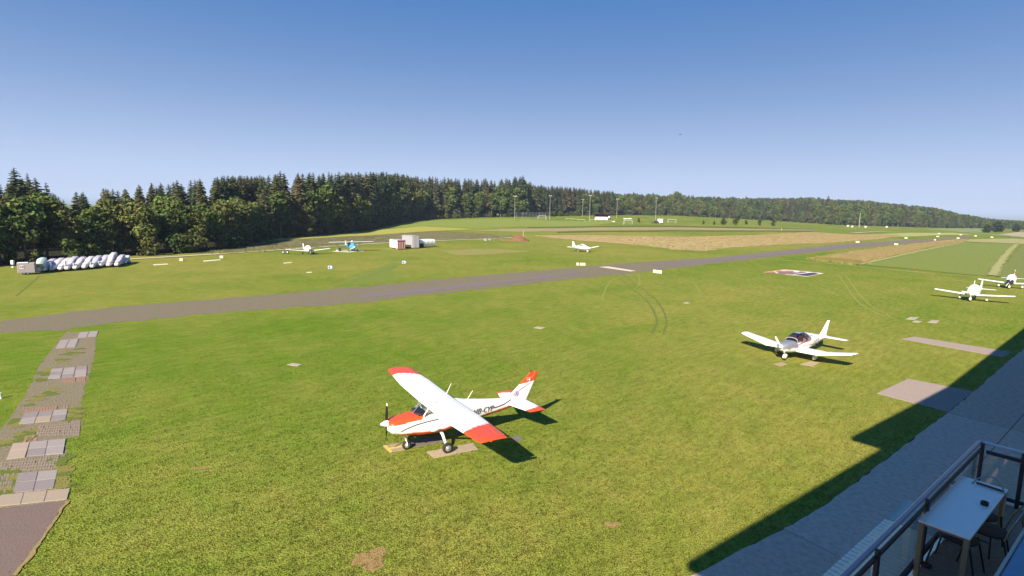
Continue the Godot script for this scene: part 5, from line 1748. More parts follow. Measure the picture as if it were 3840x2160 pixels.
func containers() -> void:
	# near bottom corner, and the two bottom edges from it
	var c := on(Vector2(-27.93, -136.97))
	var r := on(Vector2(-26.15, -137.99))
	var e := (r - c).normalized()
	var o := thing("white_container", "white steel container with rust-red ribbed end standing beside the gravel path", "container", c, atan2(-e.z, e.x))
	var w := c.distance_to(r)
	box_from(o, "body", Vector3(w * 0.5, 1.25, -3.1), Vector3(w, 2.0, 6.0), paint(0.80, 0.79, 0.80, 0.5))
	box_from(o, "roof", Vector3(w * 0.5, 2.26, -3.1), Vector3(w + 0.06, 0.06, 6.06), paint(0.40, 0.38, 0.41, 0.6), 0.01)
	var rust := paint(0.125, 0.03, 0.028, 0.7)
	box_from(o, "end_wall", Vector3(w * 0.5, 1.2, -0.08), Vector3(w - 0.1, 1.9, 0.1), rust)
	for k in range(4):
		box_from(o, "rib", Vector3(w * (0.22 + 0.22 * k), 1.1, 0.0), Vector3(0.13, 1.55, 0.14), paint(0.48, 0.30, 0.27, 0.7))
	box_from(o, "lintel", Vector3(w * 0.5, 2.16, 0.0), Vector3(w + 0.08, 0.16, 0.18), paint(0.14, 0.07, 0.08, 0.7))
	box_from(o, "door_sill", Vector3(w * 0.5, 0.26, 0.02), Vector3(w, 0.14, 0.18), paint(0.30, 0.16, 0.12, 0.8))
	for x in [0.12, w - 0.12]:
		for z in [-0.6, -5.4]:
			box_from(o, "foot", Vector3(x, 0.12, z), Vector3(0.3, 0.24, 0.4), paint(0.25, 0.24, 0.2, 0.9))
	c = on(Vector2(-25.07, -141.34))
	r = on(Vector2(-23.49, -142.51))
	e = (r - c).normalized()
	w = c.distance_to(r)
	o = thing("grey_container", "tall grey truck box with double doors between the white container and white tarpaulin trailer", "container", c, atan2(-e.z, e.x))
	var gm := paint(0.40, 0.375, 0.41, 0.5)
	box_from(o, "body", Vector3(w * 0.5, 1.95, -3.0), Vector3(w, 2.3, 5.9), gm)
	box_from(o, "rear_frame", Vector3(w * 0.5, 1.6, -0.3), Vector3(w + 0.04, 2.96, 0.5), gm)
	box_from(o, "door", Vector3(w * 0.27, 1.6, -0.02), Vector3(w * 0.44, 2.75, 0.06), paint(0.335, 0.325, 0.34, 0.5))
	box_from(o, "door", Vector3(w * 0.73, 1.6, -0.02), Vector3(w * 0.44, 2.75, 0.06), paint(0.335, 0.325, 0.34, 0.5))
	for k in [0.42, 0.58, 0.88]:
		box_from(o, "door_bar", Vector3(w * k, 1.6, 0.03), Vector3(0.05, 2.7, 0.05), paint(0.22, 0.21, 0.23, 0.5), 0.01)
	box_from(o, "underframe", Vector3(w * 0.5, 0.55, -3.4), Vector3(w * 0.8, 0.45, 4.6), paint(0.06, 0.055, 0.06, 0.8))
	box_from(o, "roof_cap", Vector3(w * 0.5, 3.12, -3.0), Vector3(w + 0.08, 0.05, 5.98), paint(0.45, 0.42, 0.42, 0.6), 0.01)
	for s in [0.2, w - 0.2]:
		wheel(o, Vector3(s, 0.4, -3.9), 0.4, 0.24)
	# tarpaulin trailer
	c = on(Vector2(-23.66, -143.99))
	r = on(Vector2(-20.46, -148.67))
	e = (r - c).normalized()
	w = c.distance_to(r)
	o = thing("tarpaulin_trailer", "low trailer under a creased white tarpaulin at the right of the grey container", "trailer", c, atan2(-e.z, e.x))
	var mb := MB.new()
	var rings := []
	for i in range(25):
		var f := i / 24.0
		var rr := []
		var x := f * w
		var wob := 0.045 * sin(i * 2.1) + 0.03 * sin(i * 5.3)
		var low := 1.15 if f < 0.28 else 0.22
		for q in [[0.0, low], [wob, 1.3], [-0.02, 1.92 - 0.05 * sin(i * 0.9)], [-0.35, 2.06], [-2.0, 2.08], [-2.3, 1.9], [-2.3, low]]:
			rr.append(Vector3(x, q[1], q[0]))
		rings.append(rr)
	mb.loft(rings, true)
	put("tarpaulin", mb, paint(0.80, 0.78, 0.79, 0.7), o)
	box_from(o, "undercarriage", Vector3(w * 0.14, 0.62, -1.1), Vector3(w * 0.27, 0.85, 2.0), paint(0.02, 0.02, 0.025, 0.8))
	wheel(o, Vector3(w * 0.4, 0.3, -0.1), 0.3, 0.2)
	wheel(o, Vector3(w * 0.75, 0.3, -0.1), 0.3, 0.2)
	mb = MB.new()
	mb.tube([Vector3(w, 0.5, -1.1), Vector3(w + 0.35, 0.8, -0.9), Vector3(w + 0.3, 0.25, -0.8)], [0.12], 8)
	put("hitch_cover", mb, paint(0.75, 0.73, 0.7, 0.6), o)
	# cart by the white aircraft, white crates by the path and by the blue aircraft
	o = thing("small_cart", "small dark two-wheeled cart on the grass left of the covered white aircraft", "cart", on(Vector2(-48.01, -119.47)))
	box_from(o, "body", Vector3(0, 0.55, 0), Vector3(0.9, 0.5, 0.6), paint(0.09, 0.08, 0.07, 0.8))
	wheel(o, Vector3(-0.45, 0.28, 0.3), 0.28, 0.12)
	wheel(o, Vector3(0.45, 0.28, 0.3), 0.28, 0.12)
	o = thing("white_crate", "pale crate on the grass just below the gravel path on the left", "crate", on(Vector2(-54.72, -106)), 0.4)
	box_from(o, "body", Vector3(0, 0.25, 0), Vector3(0.6, 0.46, 0.45), paint(0.62, 0.56, 0.50, 0.7))
	box_from(o, "lid", Vector3(0, 0.50, 0), Vector3(0.64, 0.05, 0.5), paint(0.68, 0.62, 0.55, 0.7))
	o = thing("white_crate", "white crate on the far left grass below the trees", "crate", on(Vector2(-58.58, -99.72)), 0.2)
	box_from(o, "body", Vector3(0, 0.22, 0), Vector3(0.6, 0.42, 0.45), paint(0.62, 0.52, 0.42, 0.7))
	box_from(o, "lid", Vector3(0, 0.45, 0), Vector3(0.64, 0.05, 0.5), paint(0.65, 0.56, 0.46, 0.7))
	o = thing("tool_box", "pale box with a dark top on the pad beside the blue aircraft", "box", on(Vector2(-39.71, -128.63)), 0.3)
	box_from(o, "body", Vector3(-0.2, 0.55, 0), Vector3(0.5, 1.0, 0.6), paint(0.70, 0.62, 0.52, 0.6))
	box_from(o, "machine", Vector3(0.35, 0.45, 0), Vector3(0.5, 0.7, 0.6), paint(0.25, 0.2, 0.18, 0.6), 0.08)
	for q in [[[Vector2(-55.23, -100.55), Vector2(-53.81, -103.57), Vector2(-52.91, -102.25), Vector2(-54.19, -99.02)], "long pale concrete slab on the grass below the gravel path"], [[Vector2(-59.14, -92.57), Vector2(-58, -94.47), Vector2(-57.07, -93.37), Vector2(-58.23, -91.65)], "thin pale slab in the grass between the trailers and the long slab"], [[Vector2(-40.34, -99.17), Vector2(-39.66, -100.85), Vector2(-39.04, -99.81), Vector2(-39.75, -98.23)], "cream slab in the grass below the covered white aircraft"], [[Vector2(-31.36, -85.62), Vector2(-30.73, -86.06), Vector2(-30.44, -85.33), Vector2(-31.04, -84.9)], "small white slab in the far grass above the runway"]]:
		single("concrete_slab", slab(q[0], -0.03, 0.05), paint(0.68, 0.61, 0.44, 0.9), q[1], "slab")
	# mound of earth with a post, heap of stones
	var cen := on(Vector2(1.82, -186.79))
	mb = MB.new()
	rings = []
	for i in range(9):
		var f := i / 8.0
		var rr := []
		for j in range(26):
			var t := TAU * j / 26.0
			var rad := (2.9 * (1.0 - f) + 0.3) * rng.randf_range(0.9, 1.1)
			rr.append(Vector3(cos(t) * rad * 1.1, 2.1 * pow(f, 0.75) + rng.randf_range(-0.08, 0.08) - 0.1, sin(t) * rad))
		rings.append(rr)
	mb.loft(rings, false)
	single("earth_mound", mb, earth("mound", 0.30, 0.155, 0.085, 0.5, 0.5, 1.0, 2.0), "reddish mound of earth at the end of the gravel path", "mound", cen)
	mb = MB.new()
	mb.ell(Vector3(-4.2, 0.15, 0.6), Vector3(2.0, 0.35, 1.2), 16, 6)
	single("earth_heap", mb, earth("mound2", 0.29, 0.23, 0.11, 0.5, 0.5, 1.0, 2.0), "low grassy heap at the foot of the reddish mound", "mound", cen)
	mb = MB.new()
	mb.tube([Vector3(1.6, 0, -0.8), Vector3(1.6, 3.3, -0.8)], [0.10], 8)
	single("wooden_post", mb, paint(0.45, 0.36, 0.24, 0.8), "wooden post rising behind the reddish mound", "post", cen)
	cen = on(Vector2(-8.25, -183.43))
	o = thing("stone_heap", "small heap of grey stones beside the gravel path", "stones", cen)
	for k in range(9):
		mb = MB.new()
		mb.ell(Vector3(rng.randf_range(-1.1, 1.1), rng.randf_range(0.1, 0.5), rng.randf_range(-0.5, 0.5)), Vector3(rng.randf_range(0.25, 0.5), rng.randf_range(0.2, 0.35), 0.3), 8, 5)
		put("stone", mb, paint(0.30, 0.29, 0.27, 0.9), o)


# ------------------------------------------------------------------ sports pitch
func pitch() -> void:
	var steel := paint(0.40, 0.38, 0.34, 0.5, 0.2)
	var lampw := paint(0.62, 0.61, 0.57, 0.4)
	var poles := [[Vector2(0.92, -375.96), 14.2, "leftmost floodlight pole of the sports pitch, beside the ball fence"], [Vector2(24.28, -379.59), 15.6, "floodlight pole with twin heads right of the ball fence"], [Vector2(56.24, -464), 13.5, "slim floodlight pole close to the wood behind the pitch"], [Vector2(50.55, -377.61), 16.3, "floodlight pole between the white barrier rails"], [Vector2(82.18, -453.36), 14.8, "floodlight pole right of the red and white shelter"], [Vector2(111.61, -447.23), 16.6, "floodlight pole behind the dark parked car"]]
	for p in poles:
		var o := thing("floodlight_pole", p[2], "floodlight", on(p[0]), 0.0, "floodlight poles round the sports pitch")
		var mb := MB.new()
		mb.tube([Vector3(0, -0.2, 0), Vector3(0, p[1], 0)], [0.15, 0.09], 8)
		put("pole", mb, steel, o)
		mb = MB.new()
		mb.box(Vector3(0, p[1], 0), Vector3(1.6, 0.10, 0.10))
		put("crossarm", mb, steel, o)
		for s in [-1, 1]:
			mb = MB.new()
			mb.box(Vector3(0.6 * s, p[1] + 0.28, 0.12), Vector3(0.6, 0.42, 0.3), Basis(Vector3.RIGHT, 0.5), 0.05)
			put("floodlight", mb, lampw, o)
	# ball fence
	var a := on(Vector2(1.8, -374.14))
	var b := on(Vector2(25.69, -409.62))
	var o2 := thing("ball_fence", "tall grey wire ball fence behind the goal at the edge of the wood", "fence", (a + b) * 0.5 + Vector3(0, 0, -6))
	var d := (b - a)
	for i in range(11):
		var mb := MB.new()
		var q := d * (i / 10.0 - 0.5)
		mb.tube([q, q + Vector3(0, 4.3, 0)], [0.06], 6)
		put("post", mb, paint(0.34, 0.34, 0.36, 0.5, 0.3), o2)
	var net := MB.new()
	for k in range(22):
		net.tube([d * -0.5 + Vector3(0, 0.2 * k, 0), d * 0.5 + Vector3(0, 0.2 * k, 0)], [0.012], 3)
	for k in range(80):
		var q := d * (k / 79.0 - 0.5)
		net.tube([q, q + Vector3(0, 4.2, 0)], [0.012], 3)
	put("wire_mesh", net, paint(0.30, 0.30, 0.33, 0.6), o2)
	o2.get_node("wire_mesh").set_meta("kind", "stuff")
	# goals
	for gq in [[Vector2(19.17, -379.08), 5.4, 0.12, "white football goal in front of the ball fence"], [Vector2(68.38, -338.58), 5.6, 0.35, "white training goal with a netted side left of the dark car"], [Vector2(106.83, -382.98), 5.4, 0.05, "white football goal right of the dark car"]]:
		var o := thing("football_goal", gq[3], "goal", on(gq[0]), gq[2], "football goals on the sports pitch")
		var h: float = gq[1] * 0.5
		var wt := paint(0.6, 0.58, 0.52, 0.5)
		for s in [-1, 1]:
			var mb := MB.new()
			mb.tube([Vector3(h * s, 0, 0), Vector3(h * s, 2.44, 0)], [0.10], 8)
			put("goalpost", mb, wt, o)
			mb = MB.new()
			mb.tube([Vector3(h * s, 2.4, 0), Vector3(h * s, 2.2, -0.9), Vector3(h * s, 0, -1.9), Vector3(h * s, 0.03, 0)], [0.04], 6)
			put("side_frame", mb, wt, o)
		var cb := MB.new()
		cb.tube([Vector3(-h, 2.44, 0), Vector3(h, 2.44, 0)], [0.10], 8)
		put("crossbar", cb, wt, o)
		var nt := MB.new()
		for k in range(15):
			var x := lerpf(-h, h, k / 14.0)
			nt.tube([Vector3(x, 2.4, 0), Vector3(x, 2.15, -0.9), Vector3(x, 0, -1.9)], [0.014], 3)
		for k in range(7):
			nt.tube([Vector3(-h, 2.1 - 0.33 * k, -0.95 - 0.15 * k), Vector3(h, 2.1 - 0.33 * k, -0.95 - 0.15 * k)], [0.014], 3)
		put("net", nt, paint(0.6, 0.58, 0.5, 0.8), o)
	# barrier rails
	for bq in [[Vector2(35.45, -383.4), Vector2(45.91, -365.29), 3, "white barrier rail left of the middle floodlight pole"], [Vector2(49.41, -366.71), Vector2(64.08, -370.08), 4, "white barrier rail in front of the red and white shelter"]]:
		var p0 := on(bq[0])
		var p1 := on(bq[1])
		var o := thing("barrier_rail", bq[3], "railing", (p0 + p1) * 0.5)
		var mb := MB.new()
		mb.tube([(p0 - p1) * 0.5 + Vector3(0, 1.1, 0), (p1 - p0) * 0.5 + Vector3(0, 1.1, 0)], [0.08], 8)
		put("rail", mb, paint(0.70, 0.66, 0.48, 0.6), o)
		for k in range(bq[2] + 1):
			mb = MB.new()
			var q: Vector3 = (p1 - p0) * (float(k) / bq[2] - 0.5)
			mb.tube([q, q + Vector3(0, 1.1, 0)], [0.06], 6)
			put("post", mb, paint(0.66, 0.62, 0.46, 0.6), o)
	# shelter
	var s0 := on(Vector2(63.12, -405.74))
	var sh := thing("spectator_shelter", "dark-roofed shelter with red walls and a white front panel beside the pitch", "shelter", s0, 0.06)
	box_from(sh, "roof", Vector3(0.6, 4.0, -1.5), Vector3(12.6, 0.28, 5.2), paint(0.035, 0.035, 0.04, 0.6))
	box_from(sh, "back_wall", Vector3(0.6, 2.0, -3.4), Vector3(11.6, 4.0, 0.2), paint(0.10, 0.02, 0.028, 0.7))
	box_from(sh, "front_panel", Vector3(-0.6, 0.85, 0.6), Vector3(9.6, 1.6, 0.15), paint(0.80, 0.79, 0.80, 0.5))
	box_from(sh, "side_wall", Vector3(-5.1, 1.9, -1.5), Vector3(0.2, 3.8, 3.8), paint(0.13, 0.03, 0.035, 0.7))
	box_from(sh, "side_wall", Vector3(6.3, 1.5, -1.5), Vector3(0.2, 3.0, 3.8), paint(0.14, 0.11, 0.12, 0.7))
	box_from(sh, "board", Vector3(5.0, 1.9, 0.5), Vector3(1.4, 1.4, 0.12), paint(0.78, 0.77, 0.75, 0.5))
	for k in range(7):
		box_from(sh, "seat_back", Vector3(-4.2 + k * 1.2, 1.9, -0.3), Vector3(0.9, 0.5, 0.1), paint(0.55, 0.45, 0.46, 0.6))
	for x in [-5.2, -1.6, 2.2, 6.2]:
		box_from(sh, "post", Vector3(x, 2.0, 0.65), Vector3(0.16, 3.9, 0.16), paint(0.06, 0.05, 0.05, 0.6))
	# white bags right of the shelter, ball-like heap by the rail
	for q in [[Vector2(89.81, -439.52), 1.9, "long white bundle lying near the wood right of the shelter"], [Vector2(85.29, -433.65), 1.7, "short white bundle lying near the wood beside the last pole"]]:
		var mb := MB.new()
		mb.ell(Vector3(0, 0.4, 0), Vector3(q[1], 0.45, 0.6), 14, 8)
		single("white_bundle", mb, paint(0.75, 0.72, 0.66, 0.7), q[2], "bundle", on(q[0]))
	var ww := MB.new()
	ww.ell(Vector3(0, 0.5, 0), Vector3(0.9, 0.5, 0.7), 14, 8)
	single("white_roller", ww, paint(0.72, 0.68, 0.48, 0.7), "cream roller at the end of the white barrier rail", "roller", on(Vector2(64.04, -362.46)))
	# car and white box trailer beside it
	var cr := thing("dark_car", "dark estate car parked on the grass beside a white box trailer", "car", on(Vector2(91.79, -367.61)), 0.08)
	var mb3 := MB.new()
	var prof := [[-2.1, 0.45, 0.75], [-2.0, 0.35, 0.95], [-1.2, 0.3, 1.05], [-0.5, 0.3, 1.48], [1.4, 0.3, 1.52], [2.0, 0.35, 1.2], [2.1, 0.45, 0.8]]
	var rg := []
	for p in prof:
		var wd := 0.84
		rg.append([Vector3(p[0], p[1], -wd), Vector3(p[0], minf(p[2], 0.95), -wd), Vector3(p[0], p[2], -wd + 0.18), Vector3(p[0], p[2], wd - 0.18), Vector3(p[0], minf(p[2], 0.95), wd), Vector3(p[0], p[1], wd)])
	mb3.loft(rg)
	put("body", mb3, paint(0.02, 0.02, 0.025, 0.25, 0.2, 0.5), cr)
	for s in [-1, 1]:
		var gw := MB.new()
		gw.box(Vector3(0.5, 1.22, 0.78 * s), Vector3(2.1, 0.34, 0.06), Basis(Vector3.RIGHT, -0.25 * s), 0.02)
		put("window", gw, paint(0.05, 0.06, 0.08, 0.08), cr)
		for x in [-1.3, 1.3]:
			wheel(cr, Vector3(x, 0.32, 0.80 * s), 0.32, 0.22)
	var tr := thing("box_van", "white box trailer beside the dark parked car", "trailer", on(Vector2(94.91, -368.28)), 0.1)
	box_from(tr, "body", Vector3(0, 1.75, 0), Vector3(3.0, 2.5, 2.2), paint(0.76, 0.74, 0.72, 0.5))
	box_from(tr, "underframe", Vector3(0, 0.4, 0), Vector3(2.8, 0.25, 1.9), paint(0.05, 0.05, 0.05, 0.7))
	for x in [-0.6, 0.6]:
		wheel(tr, Vector3(x, 0.35, 1.0), 0.35, 0.22)
	# posts far along the field
	for q in [[Vector2(311.27, -512.35), 13.0, "grey pole standing in front of the far wood on the right", 0.22]]:
		var mb := MB.new()
		mb.tube([Vector3(0, -0.2, 0), Vector3(0, q[1], 0)], [q[3], q[3] * 0.7], 8)
		single("pole", mb, paint(0.50, 0.46, 0.42, 0.6), q[2], "pole", on(q[0]))


# ------------------------------------------------------------------ runway markers and the signal square
func markers() -> void:
	var cream := paint(0.64, 0.55, 0.36, 0.6)
	var rd := deg_to_rad(45.0)
	var list := [[Vector2(12.11, -104.69), 0.9], [Vector2(12.76, -104.58), 0.8], [Vector2(13.27, -104.52), 0.8], [Vector2(23.74, -94.02), 0.9], [Vector2(24.13, -93.48), 0.8], [Vector2(24.48, -93.06), 0.8]]
	var say := ["outer cream marker box left of the threshold line", "middle cream marker box left of the threshold line", "inner cream marker box left of the threshold line", "cream marker box right of the threshold line, nearest the line", "middle cream marker box right of the threshold line", "outer cream marker box right of the threshold line"]
	for i in range(list.size()):
		marker("threshold_marker", say[i], on(list[i][0]), 0.15 if i < 3 else -0.15, list[i][1] * 0.52, 0.5, cream, "threshold marker boxes")
	var far := [[Vector2(132.28, -217.72), "first cream edge marker on the far side of the runway"], [Vector2(188.67, -272.59), "second cream edge marker on the far side of the runway"], [Vector2(232.24, -310.72), "third cream edge marker on the far side of the runway"], [Vector2(139.15, -205.88), "large cream edge marker on the near side of the runway by the dry meadow"], [Vector2(192.68, -259.2), "small pale edge marker on the near side of the runway"], [Vector2(229.04, -292.27), "cream edge marker near the far end of the runway, near side"], [Vector2(284.5, -361.26), "cream edge marker at the far end of the runway, far side"], [Vector2(280.25, -344.35), "cream marker beyond the end of the runway by the stubble"], [Vector2(274.17, -325.3), "faint cream marker farthest right in the stubble"], [Vector2(281.06, -375.17), "pale marker on the far grass beyond the runway"]]
	for i in range(far.size()):
		marker("edge_marker", far[i][1], on(far[i][0]), -0.4, 1.2 if i != 4 else 0.7, 0.5, cream, "runway edge markers")
	var bl := [[Vector2(-29.3, -90.39), "blue and white marker on the grass below the blue aircraft"], [Vector2(-19.51, -101.24), "blue and white marker at the corner of the dark turf"]]
	for q in bl:
		var o := thing("taxi_marker", q[1], "marker", on(q[0]), 0.3, "blue taxiway markers")
		box_from(o, "panel", Vector3(0, 0.32, 0), Vector3(0.62, 0.5, 0.2), paint(0.55, 0.60, 0.70, 0.5))
		box_from(o, "blue_field", Vector3(-0.1, 0.33, 0.09), Vector3(0.24, 0.3, 0.06), paint(0.05, 0.14, 0.42, 0.5), 0.01)
		box_from(o, "blue_side", Vector3(0.42, 0.26, 0.0), Vector3(0.14, 0.36, 0.3), paint(0.12, 0.26, 0.48, 0.5), 0.02)
	# stones and slabs set in the lawn
	for q in [[[Vector2(-14.09, -34.56), Vector2(-13.89, -34.94), Vector2(-13.18, -34.71), Vector2(-13.3, -34.24)], "pale concrete slab alone in the lawn left of the red and white aircraft"], [[Vector2(1.89, -47.24), Vector2(2.25, -47.86), Vector2(2.91, -47.41), Vector2(2.54, -46.81)], "pale concrete slab alone in the middle of the lawn"], [[Vector2(19.09, -62.31), Vector2(19.74, -62.99), Vector2(19.92, -62.26), Vector2(19.25, -61.64)], "cream slab alone in the lawn near the runway"], [[Vector2(38.61, -54.57), Vector2(39.97, -55.85), Vector2(40.66, -55.59), Vector2(39.22, -54.22)], "twin concrete slab left of a smaller one in the lawn on the right"], [[Vector2(38.24, -53.14), Vector2(39.08, -53.9), Vector2(39.52, -53.55), Vector2(38.67, -52.79)], "smallest buff slab between two others in the lawn on the right"], [[Vector2(39.67, -53.07), Vector2(41.01, -54.28), Vector2(41.56, -54.03), Vector2(40.22, -52.64)], "grey concrete slab right of two others in the lawn on the right"]]:
		single("ground_slab", slab(q[0], -0.05, 0.025), earth("slab_lawn", 0.46, 0.41, 0.30, 0.9, 0.7, 1.0, 0.5), q[1], "slab")
	# low signal square painted on boards
	var quad := [Vector2(43.61, -97.7), Vector2(49.94, -103.66), Vector2(54.08, -97.75), Vector2(48.41, -92.06)]
	var o2 := thing("signal_square", "ground signal square with white frame, reddish left half and dark right half", "ground sign")
	put("base", slab(quad, -0.05, 0.02), paint(0.21, 0.13, 0.115, 0.8), o2)
	var wm := paint(0.78, 0.74, 0.68, 0.6)
	var ye := paint(0.74, 0.56, 0.28, 0.6)
	var rd2 := paint(0.50, 0.12, 0.085, 0.6)
	var bk := paint(0.055, 0.052, 0.07, 0.7)
	# s runs from the left corner to the top corner, t to the bottom corner
	var q4 := [quad[0], quad[1], quad[2], quad[3]]
	put("orange_field", slab(sub_quad(q4, 0.04, 0.96, 0.03, 0.16), 0.0, 0.030), rd2, o2)
	put("black_field", slab(sub_quad(q4, 0.04, 0.94, 0.66, 0.965), 0.0, 0.030), bk, o2)
	for e in [[0.0, 1.0, 0.0, 0.022, ye], [0.0, 1.0, 0.978, 1.0, ye], [0.955, 1.0, 0.02, 0.98, wm], [0.0, 0.03, 0.5, 0.98, wm]]:
		put("frame_line", slab(sub_quad(q4, e[0], e[1], e[2], e[3]), 0.0, 0.036), e[4], o2)
	put("orange_bar", slab([bil(q4, 0.42, 0.02), bil(q4, 0.50, 0.03), bil(q4, 0.12, 0.30), bil(q4, 0.04, 0.28)], 0.0, 0.042), ye, o2)
	put("white_bar", slab([bil(q4, 0.04, 0.66), bil(q4, 0.10, 0.63), bil(q4, 0.86, 0.68), bil(q4, 0.84, 0.73)], 0.0, 0.042), wm, o2)
	put("white_bar", slab(sub_quad(q4, 0.86, 0.94, 0.62, 0.76), 0.0, 0.041), wm, o2)
	put("white_bar", slab(sub_quad(q4, 0.84, 0.94, 0.88, 0.97), 0.0, 0.041), wm, o2)
	put("red_panel", slab(sub_quad(q4, 0.45, 0.88, 0.16, 0.36), 0.0, 0.034), rd2, o2)
	var ringp := []
	for i in range(15):
		var t := PI * (-0.1 + 1.25 * i / 14.0)
		ringp.append(bil(q4, 0.68 + 0.2 * sin(t), 0.30 - 0.17 * cos(t)))
	put("white_arc", ribbon(ringp, 0.8, 0.05), wm, o2)

func marker(called: String, label: String, at: Vector3, yaw: float, w: float, h: float, m: Material, group: String) -> void:
	var o := thing(called, label, "marker", at, yaw, group)
	# a small ridge: two sloped faces on a plank
	var mb := MB.new()
	var x := w * 0.5
	mb.loft([[Vector3(-x, 0.02, 0.28), Vector3(-x, h, 0.03), Vector3(-x, h, -0.03), Vector3(-x, 0.02, -0.28)], [Vector3(x, 0.02, 0.28), Vector3(x, h, 0.03), Vector3(x, h, -0.03), Vector3(x, 0.02, -0.28)]], false)
	put("ridge", mb, m, o)
	box_from(o, "plank", Vector3(0, 0.02, 0), Vector3(w + 0.1, 0.05, 0.66), paint(0.42, 0.28, 0.14, 0.8), 0.0)


func small_things() -> void:
	# round bales far right
	for q in [[Vector2(301.69, -512.99), "cream round bale on the far field, nearest the wood"], [Vector2(295.1, -495.25), "cream round bale left of the grey pole"], [Vector2(309.28, -499.42), "cream round bale right of the grey pole"], [Vector2(350.86, -534.6), "farthest cream bale at the edge of the far wood"]]:
		var mb := MB.new()
		mb.lathe([Vector2(0.05, -0.8), Vector2(0.75, -0.8), Vector2(0.85, -0.7), Vector2(0.85, 0.7), Vector2(0.75, 0.8), Vector2(0.05, 0.8)], 18, Transform3D(Basis(), Vector3(0, 0.8, 0)))
		single("round_bale", mb, paint(0.62, 0.58, 0.42, 0.7), q[1], "bale", on(q[0]), 0.6, "wrapped round bales on the far field")
	# young trees and bushes in the field
	var young := [[Vector2(83.18, -376.99), 2.9, 2.4, "reddish dark bush on the pitch left of the dark car"], [Vector2(127.92, -383.16), 2.7, 2.0, "thin young tree, first of the row in the field"], [Vector2(135.92, -385.33), 2.6, 1.9, "thin young tree, second of the row in the field"], [Vector2(145.61, -394.09), 5.0, 5.0, "round young tree, third of the row in the field"], [Vector2(158.45, -406.56), 6.6, 6.0, "tallest young tree in the middle of the row"], [Vector2(176.54, -431.43), 3.2, 3.0, "small young tree between the taller ones of the row"], [Vector2(179.46, -414.8), 5.8, 4.8, "upright young tree, last but one of the row"], [Vector2(190.51, -417), 5.2, 4.9, "round young tree at the end of the row"]]
	for i in range(young.size()):
		var q: Array = young[i]
		var o := thing("young_tree", q[3], "tree", on(q[0]), i * 1.3, "young trees in the field")
		var sd := 300 + i
		put("crown", leaf_crown(sd, q[1], q[2], 620, 0.36, Color(0.085, 0.075, 0.03) if i == 0 else Color(0.055, 0.075, 0.018), 0.10, 16), vpaint(0.8, 0.0, true), o)
		var t := MB.new()
		t.tube([Vector3(0, 0, 0), Vector3(0.05, q[1] * 0.55, 0)], [0.09, 0.04], 6)
		put("trunk", t, paint(0.06, 0.05, 0.035, 0.9), o)
	# far round tree and bushes at the right edge of the valley
	for q in [[Vector2(420.7, -494.59), 9.0, 11.0, "broad dark tree standing alone in the fields far right"], [Vector2(386.83, -465.02), 6.0, 6.0, "rounded dark bush left of the broad lone tree"], [Vector2(476.47, -539.02), 7.5, 6.5, "dark tree right of the broad lone tree"]]:
		var o := thing("field_tree", q[3], "tree", on(q[0]))
		put("crown", leaf_crown(77, q[1], q[2], 900, 1.0, Color(0.030, 0.045, 0.015), 0.12, 22), vpaint(0.8, 0.0, true), o)
		var t := MB.new()
		t.tube([Vector3.ZERO, Vector3(0, q[1] * 0.4, 0)], [0.35, 0.25], 6)
		put("trunk", t, paint(0.05, 0.045, 0.035, 0.9), o)
	# small litter of the airfield: two white pegs
	for q in [[Vector2(154.47, -327.16), 1.6, "thin white peg beside the dirt track far right"], [Vector2(-25.73, -27.48), 0.3, "white peg in the grass beside the paved strip"]]:
		var mb := MB.new()
		mb.tube([Vector3.ZERO, Vector3(0, q[1], 0)], [0.07], 6)
		single("marker_peg", mb, paint(0.75, 0.72, 0.62, 0.6), q[2], "peg", on(q[0]))


# ------------------------------------------------------------------ vegetation
# leaf clumps spread through an uneven crown standing on y = 0 (base share of bare trunk)
func leaf_crown(sd: int, h: float, w: float, n: int, leaf: float, base: Color, bare_share := 0.2, blobs := 20) -> ArrayMesh:
	var r := RandomNumberGenerator.new()
	r.seed = sd
	var v := PackedVector3Array()
	var nn := PackedVector3Array()
	var cc := PackedColorArray()
	var bl := []
	for i in range(blobs):
		var f := pow(r.randf(), 0.8)
		var y := h * (bare_share + (0.93 - bare_share) * (float(i) + 0.5) / blobs)
		var rel := (y / h - bare_share) / (1.0 - bare_share)
		var reach := w * 0.5 * sqrt(maxf(0.08, sin(PI * clampf(0.14 + rel * 0.84, 0.0, 1.0)))) * r.randf_range(0.75, 1.1)
		var t := r.randf() * TAU + i * 2.4
		bl.append([Vector3(cos(t) * reach * 0.62 * f, y, sin(t) * reach * 0.62 * f), reach * r.randf_range(0.38, 0.60), r.randf_range(0.65, 1.35), r.randf_range(-0.12, 0.12)])
	for i in range(n):
		var b: Array = bl[i % blobs]
		var dir := Vector3(r.randfn(), r.randfn(), r.randfn()).normalized()
		var p: Vector3 = b[0] + dir * b[1] * pow(r.randf(), 0.35) * Vector3(1.0, 0.72, 1.0)
		if p.y < h * bare_share * 0.75:
			p.y = h * bare_share * 0.75 + r.randf() * 0.3
		var facing := (dir + Vector3(r.randfn(), r.randfn(), r.randfn()) * 0.55 + Vector3(0, 0.35, 0)).normalized()
		var a := facing.cross(Vector3(r.randfn(), r.randfn(), r.randfn())).normalized()
		var bb := facing.cross(a)
		var s := leaf * r.randf_range(0.6, 1.25)
		var k: float = b[2] * r.randf_range(0.6, 1.4)
		var col := Color(base.r * k * (1.0 + b[3] + 0.1 * r.randfn()), base.g * k, base.b * k)
		var q := [p + a * s, p + bb * s * 0.62 + facing * s * 0.14, p - a * s, p - bb * s * 0.62 + facing * s * 0.14]
		for e in [0, 1, 2, 0, 2, 3]:
			v.append(q[e])
			nn.append(facing)
			cc.append(col)
	return cloud_mesh(v, nn, cc)

